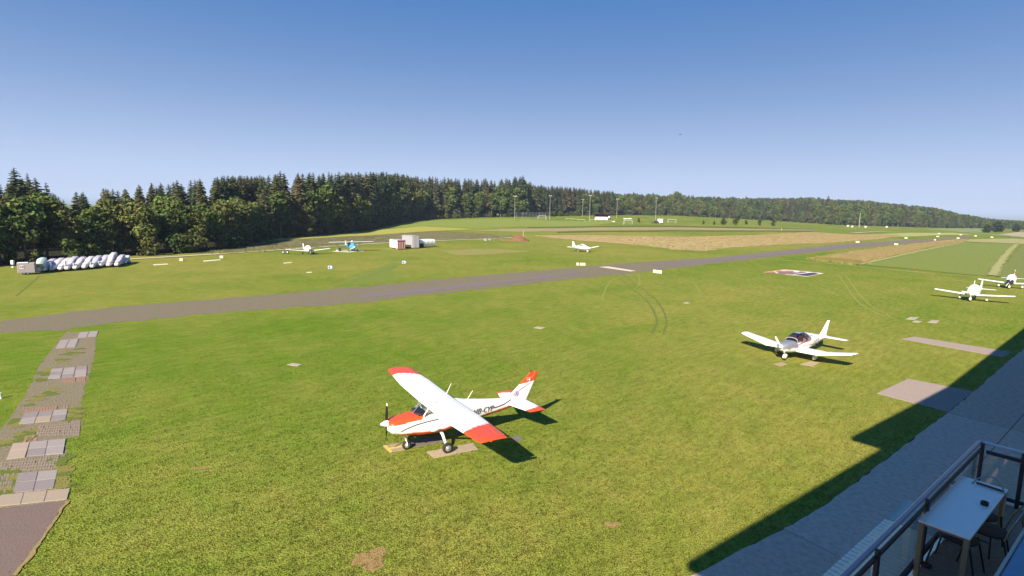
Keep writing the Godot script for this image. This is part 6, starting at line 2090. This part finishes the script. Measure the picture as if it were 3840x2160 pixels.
func cloud_mesh(v: PackedVector3Array, nn: PackedVector3Array, cc: PackedColorArray) -> ArrayMesh:
	# front faces run clockwise, towards the given normals
	for i in range(0, v.size(), 3):
		if (v[i + 1] - v[i]).cross(v[i + 2] - v[i]).dot(nn[i]) > 0.0:
			var t := v[i + 1]
			v[i + 1] = v[i + 2]
			v[i + 2] = t
	var arr := []
	arr.resize(Mesh.ARRAY_MAX)
	arr[Mesh.ARRAY_VERTEX] = v
	arr[Mesh.ARRAY_NORMAL] = nn
	arr[Mesh.ARRAY_COLOR] = cc
	var me := ArrayMesh.new()
	me.add_surface_from_arrays(Mesh.PRIMITIVE_TRIANGLES, arr)
	return me

# spruce of height 1: whorls of drooping fronds
func spruce_crown(sd: int, base: Color, start: float, width: float, ragged: float) -> ArrayMesh:
	var r := RandomNumberGenerator.new()
	r.seed = sd
	var v := PackedVector3Array()
	var nn := PackedVector3Array()
	var cc := PackedColorArray()
	var levels := 34
	for i in range(levels):
		var f := (i + 0.5) / levels
		var y0 := lerpf(start, 0.985, f)
		var reach0 := width * 1.18 * (pow(1.0 - f, 0.60) * 0.92 + 0.05) * (1.0 if f > 0.12 else 0.75 + f * 2.0)
		var n := 6 + int(6.0 * (1.0 - f))
		var tone_l := r.randf_range(0.75, 1.25)
		for j in range(n):
			var t := TAU * (j + r.randf()) / n
			var reach := reach0 * r.randf_range(1.0 - ragged, 1.0 + ragged * 0.55)
			var y := y0 + r.randf_range(-0.012, 0.012)
			var out := Vector3(cos(t), 0, sin(t))
			var side := Vector3(-sin(t), 0, cos(t))
			var droop := reach * r.randf_range(0.20, 0.62) * (1.0 - f * 0.8)
			var k := tone_l * r.randf_range(0.6, 1.45)
			var col := Color(base.r * k * r.randf_range(0.85, 1.3), base.g * k, base.b * k)
			# frond in two bent halves, each with hanging sprays
			for h in range(3):
				var a := h / 3.0
				var b := (h + 1.0) / 3.0
				var pa := Vector3(0, y - droop * a * a, 0) + out * reach * a
				var pb := Vector3(0, y - droop * b * b, 0) + out * reach * b
				var wa := reach * 0.30 * (0.45 + 0.75 * sin(PI * (0.2 + a * 0.75)))
				var wb := reach * 0.30 * (0.45 + 0.75 * sin(PI * (0.2 + b * 0.75))) * (1.0 if h < 2 else 0.25)
				var sag := Vector3(0, -reach * 0.16, 0)
				for s in [-1.0, 1.0]:
					var q := [pa, pb, pb + side * wb * s + sag * r.randf_range(0.5, 1.6), pa + side * wa * s + sag * r.randf_range(0.5, 1.6)]
					var nm: Vector3 = (out * 0.55 + Vector3(0, 0.65, 0) + side * s * 0.35 + Vector3(r.randfn(), r.randfn(), r.randfn()) * 0.18).normalized()
					for e in [0, 1, 2, 0, 2, 3]:
						v.append(q[e])
						nn.append(nm)
						cc.append(col)
	# leading shoot
	for s in [0.0, PI * 0.5]:
		var sd2 := Vector3(cos(s), 0, sin(s)) * 0.006
		for q in [Vector3(0, 0.95, 0) - sd2, Vector3(0, 0.95, 0) + sd2, Vector3(0, 1.0, 0)]:
			v.append(q)
			nn.append(Vector3(0.3, 0.9, 0.3).normalized())
			cc.append(base)
	return cloud_mesh(v, nn, cc)

func forest() -> void:
	var skyl := [Vector2(-49.56, 0.0222), Vector2(-41.89, 0.0189), Vector2(-41.43, 0.0243), Vector2(-40.84, 0.0289), Vector2(-40.39, 0.0448), Vector2(-40, 0.0265), Vector2(-39.33, 0.0312), Vector2(-38.92, 0.0146), Vector2(-38.22, 0.0069), Vector2(-37.46, 0.0100), Vector2(-36.93, 0.0157), Vector2(-36.33, 0.0050), Vector2(-35.88, 0.0219), Vector2(-34.55, 0.0239), Vector2(-33.16, 0.0294), Vector2(-30.86, 0.0350), Vector2(-28.76, 0.0395), Vector2(-26.88, 0.0457), Vector2(-23.97, 0.0491), Vector2(-21.77, 0.0556), Vector2(-18.81, 0.0577), Vector2(-15.19, 0.0613), Vector2(-12.58, 0.0628), Vector2(-9.53, 0.0577), Vector2(-3.67, 0.0548), Vector2(0.67, 0.0596), Vector2(2.07, 0.0471), Vector2(6.22, 0.0427), Vector2(8.96, 0.0378), Vector2(12.03, 0.0371), Vector2(15.79, 0.0324), Vector2(19.41, 0.0284), Vector2(22.87, 0.0269), Vector2(26.15, 0.0279), Vector2(27.72, 0.0293), Vector2(29.28, 0.0246), Vector2(31.35, 0.0248), Vector2(33.63, 0.0199), Vector2(36.33, 0.0147), Vector2(38.14, 0.0064), Vector2(40.09, 0.0006), Vector2(41.84, -0.0018), Vector2(44.48, -0.0026)]
	var sx := []
	var sy := []
	for p in skyl:
		sx.append(p.x)
		sy.append(p.y)
	var leafm := vpaint(0.85, 0.0, true)
	var bark := paint(0.085, 0.07, 0.055, 0.95)
	var barkl := paint(0.16, 0.13, 0.10, 0.95)
	# models of each kind, one unit high for spruces, ten metres for leafy trees
	var protos := []
	for i in range(6):
		var bc: Color = [Color(0.045, 0.064, 0.028), Color(0.059, 0.068, 0.031), Color(0.050, 0.073, 0.031), Color(0.080, 0.073, 0.038), Color(0.042, 0.061, 0.032), Color(0.068, 0.080, 0.034)][i]
		protos.append(["spruce", spruce_crown(40 + i, bc, [0.10, 0.22, 0.16, 0.34, 0.12, 0.28][i], [0.15, 0.135, 0.17, 0.13, 0.14, 0.15][i], [0.25, 0.4, 0.3, 0.5, 0.25, 0.4][i]), trunk_mesh(0.012, 0.97), 1.0])
	for i in range(6):
		var bc: Color = [Color(0.104, 0.132, 0.035), Color(0.087, 0.120, 0.032), Color(0.116, 0.130, 0.038), Color(0.078, 0.111, 0.032), Color(0.099, 0.136, 0.040), Color(0.109, 0.116, 0.037)][i]
		protos.append(["leafy_tree", leaf_crown(140 + i, 10.0, [6.5, 6.0, 7.0, 5.5, 6.2, 6.8][i], 2600, 0.30, bc, [0.2, 0.28, 0.16, 0.3, 0.22, 0.12][i], 34), trunk_mesh(0.16, 7.5), 10.0])
	for i in range(3):
		protos.append(["bush", leaf_crown(240 + i, 3.0, 4.2, 900, 0.24, [Color(0.075, 0.10, 0.03), Color(0.055, 0.078, 0.024), Color(0.09, 0.098, 0.034)][i], 0.02, 16), null, 3.0])
	for p in protos:
		p[1].surface_set_material(0, leafm)
		if p[2] != null:
			p[2].surface_set_material(0, barkl if p[0] == "leafy_tree" else bark)

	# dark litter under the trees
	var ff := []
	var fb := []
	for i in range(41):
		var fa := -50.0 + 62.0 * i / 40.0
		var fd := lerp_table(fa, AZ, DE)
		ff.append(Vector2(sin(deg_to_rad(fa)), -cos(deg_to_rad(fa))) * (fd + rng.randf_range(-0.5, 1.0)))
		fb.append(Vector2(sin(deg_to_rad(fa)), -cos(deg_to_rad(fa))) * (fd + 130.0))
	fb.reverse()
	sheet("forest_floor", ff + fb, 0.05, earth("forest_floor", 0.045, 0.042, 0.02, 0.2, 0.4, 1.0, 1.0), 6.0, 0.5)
	var list := []     # [position, proto, height, width factor, weight, zone]
	var a := -52.0
	# ---- rows that follow the edge of the wood
	while a < 52.0:
		var de := lerp_table(a, AZ, DE)
		var near := a < -24.0
		var far := a > 10.0
		var step := 4.2 if near else (6.2 if not far else 8.5)
		# turn along the slanting edge
		var de2 := lerp_table(a + 0.5, AZ, DE)
		var run := sqrt(pow(de2 - de, 2.0) + pow(de * deg_to_rad(0.5), 2.0)) / 0.5
		var rows := 9 if near else (6 if not far else 11)
		for k in range(rows):
			var gap := step * (0.85 if not far else 2.2)
			var d := de + 2.5 + k * gap + rng.randf_range(-1.4, 1.4) * (1.0 if not far else 2.5)
			if near and k >= 3:
				d += 24.0
			if far and k > 4:
				d += (k - 4) * 24.0
			var aa := a + rng.randf_range(-0.42, 0.42) * step / run
			var p := Vector2(sin(deg_to_rad(aa)), -cos(deg_to_rad(aa))) * d
			var g := ter(p.x, p.y)
			var cap := lerp_table(aa, sx, sy) * d + CAM_H - g
			var leafy := false
			var h := 0.0
			if near and k < 3:
				leafy = true
				h = minf(rng.randf_range(8.2, 11.4) + k * 0.7, cap * 0.86)
			elif near:
				h = minf(cap * rng.randf_range(0.92, 1.02), 31.0)
			elif not far:
				leafy = rng.randf() < (0.42 if k < 1 else 0.12)
				var lim := minf(cap, 34.0)
				h = lim * rng.randf_range(0.66, 0.95) if k == 0 else lim * rng.randf_range(0.92, 1.01)
				if leafy:
					h = lim * rng.randf_range(0.5, 0.86)
			else:
				leafy = rng.randf() < (0.55 if k < 2 else 0.3)
				h = minf(cap * rng.randf_range(0.78, 1.06), rng.randf_range(17.0, 27.0))
				if k == 0:
					h *= rng.randf_range(0.6, 0.85)
			if h < 4.0:
				continue
			var pr := rng.randi_range(0, 5) + (6 if leafy else 0)
			var wf := rng.randf_range(0.85, 1.2)
			list.append([on(p), pr, h, wf, h / d / (1.0 + 0.5 * k), ("near" if near else ("far" if far else "mid"))])
			if k < 2 and rng.randf() < (0.8 if not far else 0.3):
				var bd := de - rng.randf_range(0.0, 2.0) + k * 4.5
				var bp := Vector2(sin(deg_to_rad(aa + 0.4)), -cos(deg_to_rad(aa + 0.4))) * bd
				list.append([on(bp), 12 + rng.randi_range(0, 2), rng.randf_range(1.6, 4.2) if not far else rng.randf_range(3.0, 6.0), rng.randf_range(0.8, 1.3), 0.02 if near else 0.008, "bush"])
		a += step / run * (1.0 if not far else 0.8)
	# ---- single trees that stand out
	for q in [[62.0, 150.0, 422.0, 0, 1.25], [20.0, 165.0, 458.0, 3, 1.0], [112.0, 160.0, 447.0, 2, 1.0], [210.0, 175.0, 481.0, 5, 1.1], [715.0, 250.0, 430.0, 1, 1.0], [1310.0, 410.0, 442.0, 4, 1.2], [1690.0, 760.0, 481.0, 7, 1.1], [1860.0, 800.0, 493.0, 1, 1.2], [2062.0, 880.0, 492.0, 0, 1.2]]:
		var az: float = spot_az(q[0])
		var p: Vector2 = Vector2(sin(deg_to_rad(az)), -cos(deg_to_rad(az))) * q[1]
		var tan_el: float = -((q[2] - (529.7 + 0.0177 * (q[0] - 1288.0))) / 1422.3) * cos(deg_to_rad(az))
		list.append([on(p), q[3], tan_el * q[1] + CAM_H - ter(p.x, p.y), q[4], 1.0, "tall"])

	list.sort_custom(func(x, y): return x[4] > y[4])
	var own := {}
	var rest := {}
	var counts := {"spruce": 0, "leafy_tree": 0, "bush": 0}
	for t in list:
		var pr: Array = protos[t[1]]
		var kind: String = pr[0]
		var s: float = t[2] / pr[3]
		var sw: float = s * t[3]
		var turn := rng.randf() * TAU
		var most: int = {"spruce": 170, "leafy_tree": 120, "bush": 90}[kind]
		if counts[kind] < most:
			counts[kind] += 1
			var o := thing(kind, tree_label(kind, t[5], t[0], t[1], t[2], t[3]), "bush" if kind == "bush" else "tree", t[0], turn, tree_group(kind, t[5]))
			o.scale = Vector3(sw, s, sw)
			var c := MeshInstance3D.new()
			c.name = "crown"
			c.mesh = pr[1]
			o.add_child(c)
			if pr[2] != null:
				var k := MeshInstance3D.new()
				k.name = "trunk"
				k.mesh = pr[2]
				o.add_child(k)
		else:
			if not rest.has(t[1]):
				rest[t[1]] = []
			rest[t[1]].append(Transform3D(Basis(Vector3.UP, turn).scaled(Vector3(sw, s, sw)), t[0]))
	# wooded hill behind, as one mass
	for i in range(2600):
		var az := rng.randf_range(8.0, 46.0)
		var de := lerp_table(az, AZ, DE)
		var d := de + 60.0 + pow(rng.randf(), 0.8) * 620.0
		var p := Vector2(sin(deg_to_rad(az)), -cos(deg_to_rad(az))) * d
		var g := ter(p.x, p.y)
		var cap := lerp_table(az, sx, sy) * d + CAM_H - g
		var h := minf(rng.randf_range(14.0, 27.0), cap * rng.randf_range(0.70, 1.08))
		if h < 7.0:
			continue
		var pr := rng.randi_range(0, 5) + (6 if rng.randf() < 0.3 else 0)
		if not rest.has(pr):
			rest[pr] = []
		var s: float = h / protos[pr][3]
		rest[pr].append(Transform3D(Basis(Vector3.UP, rng.randf() * TAU).scaled(Vector3(s * rng.randf_range(1.0, 1.5), s, s * rng.randf_range(1.0, 1.5))), on(p)))
	var keys := rest.keys()
	keys.sort()
	var mass := Node3D.new()
	mass.name = "forest"
	add_child(mass)
	tag(mass, "dense dark wood of spruces and leafy trees behind the first rows", "forest", "", "stuff")
	for k in keys:
		for e in [1, 2]:
			if protos[k][e] == null:
				continue
			var mm := MultiMesh.new()
			mm.transform_format = MultiMesh.TRANSFORM_3D
			mm.mesh = protos[k][e]
			mm.instance_count = rest[k].size()
			for i in range(rest[k].size()):
				mm.set_instance_transform(i, rest[k][i])
			var mi := MultiMeshInstance3D.new()
			mi.name = "%s_%s" % ["crowns" if e == 1 else "trunks", protos[k][0]]
			mi.multimesh = mm
			mi.set_meta("kind", "stuff")
			mass.add_child(mi, true)

func spot_az(x: float) -> float:
	return rad_to_deg(atan((x - 1288.0) / 1422.3 / cos(0.1361)))

func trunk_mesh(r: float, h: float) -> ArrayMesh:
	var mb := MB.new()
	mb.tube([Vector3(0, -0.01 * h, 0), Vector3(0.01 * h, h * 0.5, 0), Vector3(0, h, 0)], [r, r * 0.7, r * 0.15], 7)
	return mb.mesh()

func tree_group(kind: String, zone: String) -> String:
	if zone == "tall":
		return ""
	if kind == "bush":
		return "bushes along the edge of the wood"
	return {"near": "trees behind the glider trailers", "mid": "trees of the wood behind the ploughed field and pitch", "far": "trees of the far wood on the right"}[zone] + (", spruces" if kind == "spruce" else ", leafy")

func tree_label(kind: String, zone: String, p: Vector3, proto: int, h: float, wf: float) -> String:
	var tone: String = ["dark green", "olive green", "deep green", "brownish", "blackish green", "mid green"][proto % 6]
	var az := rad_to_deg(atan2(p.x, -p.z))
	var by := "behind the grey box trailer"
	if az > -38.0:
		by = "behind the row of glider trailers"
	if az > -31.5:
		by = "at the corner of the wood beyond the trailers"
	if az > -25.0:
		by = "behind the covered white aircraft"
	if az > -17.0:
		by = "behind the blue aircraft"
	if az > -11.5:
		by = "behind the containers"
	if az > -6.0:
		by = "at the edge of the bright green sports field"
	if az > -0.5:
		by = "behind the ball fence of the pitch"
	if az > 4.5:
		by = "behind the barrier rails and shelter"
	if az > 11.0:
		by = "behind the dark car and white box trailer"
	if az > 16.5:
		by = "beyond the row of young trees"
	if az > 26.0:
		by = "behind the bales and grey pole"
	if az > 33.0:
		by = "beyond the far end of the runway"
	if zone == "tall":
		return "tallest %s %s %s" % [tone, "leafy tree" if kind == "leafy_tree" else "spruce", by]
	if kind == "bush":
		return "%s leafy %s %s" % [["bright", "dull", "yellowish"][proto % 3], "bush" if h < 2.6 else "tall bush", by]
	var build := ("slender " if wf < 0.96 else ("broad " if wf > 1.08 else "")) + ("short " if h < 10.5 else ("tall " if h > 21.0 else ""))
	return "%s%s %s %s" % [build, tone, "spruce" if kind == "spruce" else "broad-leaved tree", by]


# ------------------------------------------------------------------ grass
func inside_bare(p: Vector2) -> bool:
	for q in bare:
		if Geometry2D.is_point_in_polygon(p, PackedVector2Array(q)):
			return true
	return false

func grass() -> void:
	var r := RandomNumberGenerator.new()
	r.seed = 99
	# a few tufts of blades, scattered over the near lawn
	var tufts := []
	for k in range(4):
		var v := PackedVector3Array()
		var nn := PackedVector3Array()
		var cc := PackedColorArray()
		for i in range(9):
			var t := r.randf() * TAU
			var at := Vector3(r.randfn() * 0.028, 0, r.randfn() * 0.028)
			var lean := Vector3(cos(t), 0, sin(t)) * r.randf_range(0.01, 0.04)
			var side := Vector3(-sin(t), 0, cos(t)) * r.randf_range(0.0035, 0.006)
			var h := r.randf_range(0.014, 0.032)
			var nm := (Vector3.UP * 0.75 + Vector3(cos(t), 0, sin(t)) * 0.5).normalized()
			var k2 := r.randf_range(0.75, 1.2)
			for q in [at - side, at + side, at + lean + Vector3(0, h, 0)]:
				v.append(q)
				nn.append(nm)
				cc.append(Color(k2, k2, k2))
		var me := cloud_mesh(v, nn, cc)
		me.surface_set_material(0, vpaint(0.8, 0.0, true))
		tufts.append([me, [], []])
	var placed := 0
	while placed < 110000:
		var az := deg_to_rad(r.randf_range(-47.0, 44.0))
		var d := 13.0 + 44.0 * pow(r.randf(), 1.25)
		var p := Vector2(sin(az), -cos(az)) * d
		placed += 1
		if inside_bare(p):
			continue
		var s := r.randf_range(0.8, 1.5) * lerpf(1.2, 0.45, clampf((d - 22.0) / 35.0, 0.0, 1.0))
		var q: Array = tufts[placed % 4]
		q[1].append(Transform3D(Basis(Vector3.UP, r.randf() * TAU).scaled(Vector3(s, s * r.randf_range(0.7, 1.1), s)), Vector3(p.x, 0.0, p.y)))
		var g := grass_col(p.x, p.y)
		var k := r.randf_range(1.9, 2.3)
		q[2].append(Color(g.r * k * r.randf_range(0.95, 1.2), g.g * k * 0.93, g.b * k * 0.75))
	dry_grass(r)
	var lawn := Node3D.new()
	lawn.name = "grass"
	add_child(lawn)
	tag(lawn, "short mown green grass of the airfield in front of the building", "grass", "", "stuff")
	for q in tufts:
		var mm := MultiMesh.new()
		mm.transform_format = MultiMesh.TRANSFORM_3D
		mm.use_colors = true
		mm.mesh = q[0]
		mm.instance_count = q[1].size()
		for i in range(q[1].size()):
			mm.set_instance_transform(i, q[1][i])
			mm.set_instance_color(i, q[2][i])
		var mi := MultiMeshInstance3D.new()
		mi.name = "tufts"
		mi.multimesh = mm
		mi.set_meta("kind", "stuff")
		lawn.add_child(mi, true)

func dry_grass(r: RandomNumberGenerator) -> void:
	var v := PackedVector3Array()
	var nn := PackedVector3Array()
	var cc := PackedColorArray()
	for i in range(16):
		var t := r.randf() * TAU
		var at := Vector3(r.randfn() * 0.22, 0, r.randfn() * 0.22)
		var lean := Vector3(cos(t), 0, sin(t)) * r.randf_range(0.05, 0.2)
		var side := Vector3(-sin(t), 0, cos(t)) * r.randf_range(0.012, 0.025)
		var k2 := r.randf_range(0.75, 1.25)
		for q in [at - side, at + side, at + lean + Vector3(0, r.randf_range(0.28, 0.6), 0)]:
			v.append(q)
			nn.append((Vector3.UP * 0.7 + Vector3(cos(t), 0, sin(t)) * 0.5).normalized())
			cc.append(Color(k2, k2, k2))
	var me := cloud_mesh(v, nn, cc)
	me.surface_set_material(0, vpaint(0.85, 0.0, true))
	var xf := []
	var col := []
	var areas := [[[Vector2(70.39, -131.33), Vector2(82.36, -145.99), Vector2(127.11, -190.92), Vector2(216.1, -275.67), Vector2(223.94, -279.44), Vector2(192.75, -245.72), Vector2(144.57, -196.86), Vector2(106.64, -155.77), Vector2(81.33, -128.28), Vector2(72.56, -119.8)], 9000, Color(0.60, 0.46, 0.23), 0.45], [[Vector2(8.31, -216.96), Vector2(34.38, -224.51), Vector2(67.41, -225.03), Vector2(109.04, -255.56), Vector2(172.18, -325.96), Vector2(183.81, -308.93), Vector2(223.05, -332.02), Vector2(208.33, -305.84), Vector2(155.7, -247.09), Vector2(111.77, -204.94), Vector2(86.36, -187.95), Vector2(66.81, -172.06), Vector2(51.58, -152.82), Vector2(44.55, -155.71), Vector2(38.63, -175.82), Vector2(28.91, -188.2), Vector2(15.56, -202.21)], 14000, Color(0.60, 0.455, 0.225), 0.45], [[Vector2(67.38, -126.48), Vector2(69.68, -122.02), Vector2(70.28, -115.84), Vector2(75.2, -121.22), Vector2(75.76, -125.15), Vector2(73.37, -135.34)], 900, Color(0.42, 0.36, 0.12), 0.85], [[Vector2(-62.89, -115.98), Vector2(-63.1, -122.82), Vector2(-55.57, -133.95), Vector2(-43.57, -159.04), Vector2(-41.69, -152.16), Vector2(-53.06, -127.84), Vector2(-58.99, -114.75)], 500, Color(0.32, 0.31, 0.09), 0.6], [[Vector2(-67.32, -124.22), Vector2(-69.11, -158.95), Vector2(-55.95, -193.03), Vector2(-40.51, -219.51), Vector2(-30.53, -228.89), Vector2(-13.92, -219.83), Vector2(-0.05, -209.77), Vector2(-2.8, -197.34), Vector2(-24.08, -180.54), Vector2(-42.61, -155.52), Vector2(-54.04, -130.21), Vector2(-60.47, -117.65)], 7000, Color(0.26, 0.25, 0.12), 0.5]]
	for a in areas:
		var poly := PackedVector2Array(a[0])
		var lo := poly[0]
		var hi := poly[0]
		for p in poly:
			lo = lo.min(p)
			hi = hi.max(p)
		var n := 0
		while n < a[1]:
			var p := Vector2(r.randf_range(lo.x, hi.x), r.randf_range(lo.y, hi.y))
			if not Geometry2D.is_point_in_polygon(p, poly):
				continue
			n += 1
			p += Vector2(r.randfn(), r.randfn()) * 0.7
			var s := r.randf_range(0.7, 1.4)
			xf.append(Transform3D(Basis(Vector3.UP, r.randf() * TAU).scaled(Vector3(s * 1.5, s * a[3], s * 1.5)), on(p)))
			var k := r.randf_range(0.75, 1.2)
			col.append(Color(a[2].r * k, a[2].g * k * r.randf_range(0.95, 1.12), a[2].b * k))
	var mm := MultiMesh.new()
	mm.transform_format = MultiMesh.TRANSFORM_3D
	mm.use_colors = true
	mm.mesh = me
	mm.instance_count = xf.size()
	for i in range(xf.size()):
		mm.set_instance_transform(i, xf[i])
		mm.set_instance_color(i, col[i])
	var mi := MultiMeshInstance3D.new()
	mi.name = "tall_dry_grass"
	mi.multimesh = mm
	add_child(mi)
	tag(mi, "tall straw-coloured dry grass standing on the meadows beside the runway", "grass", "", "stuff")
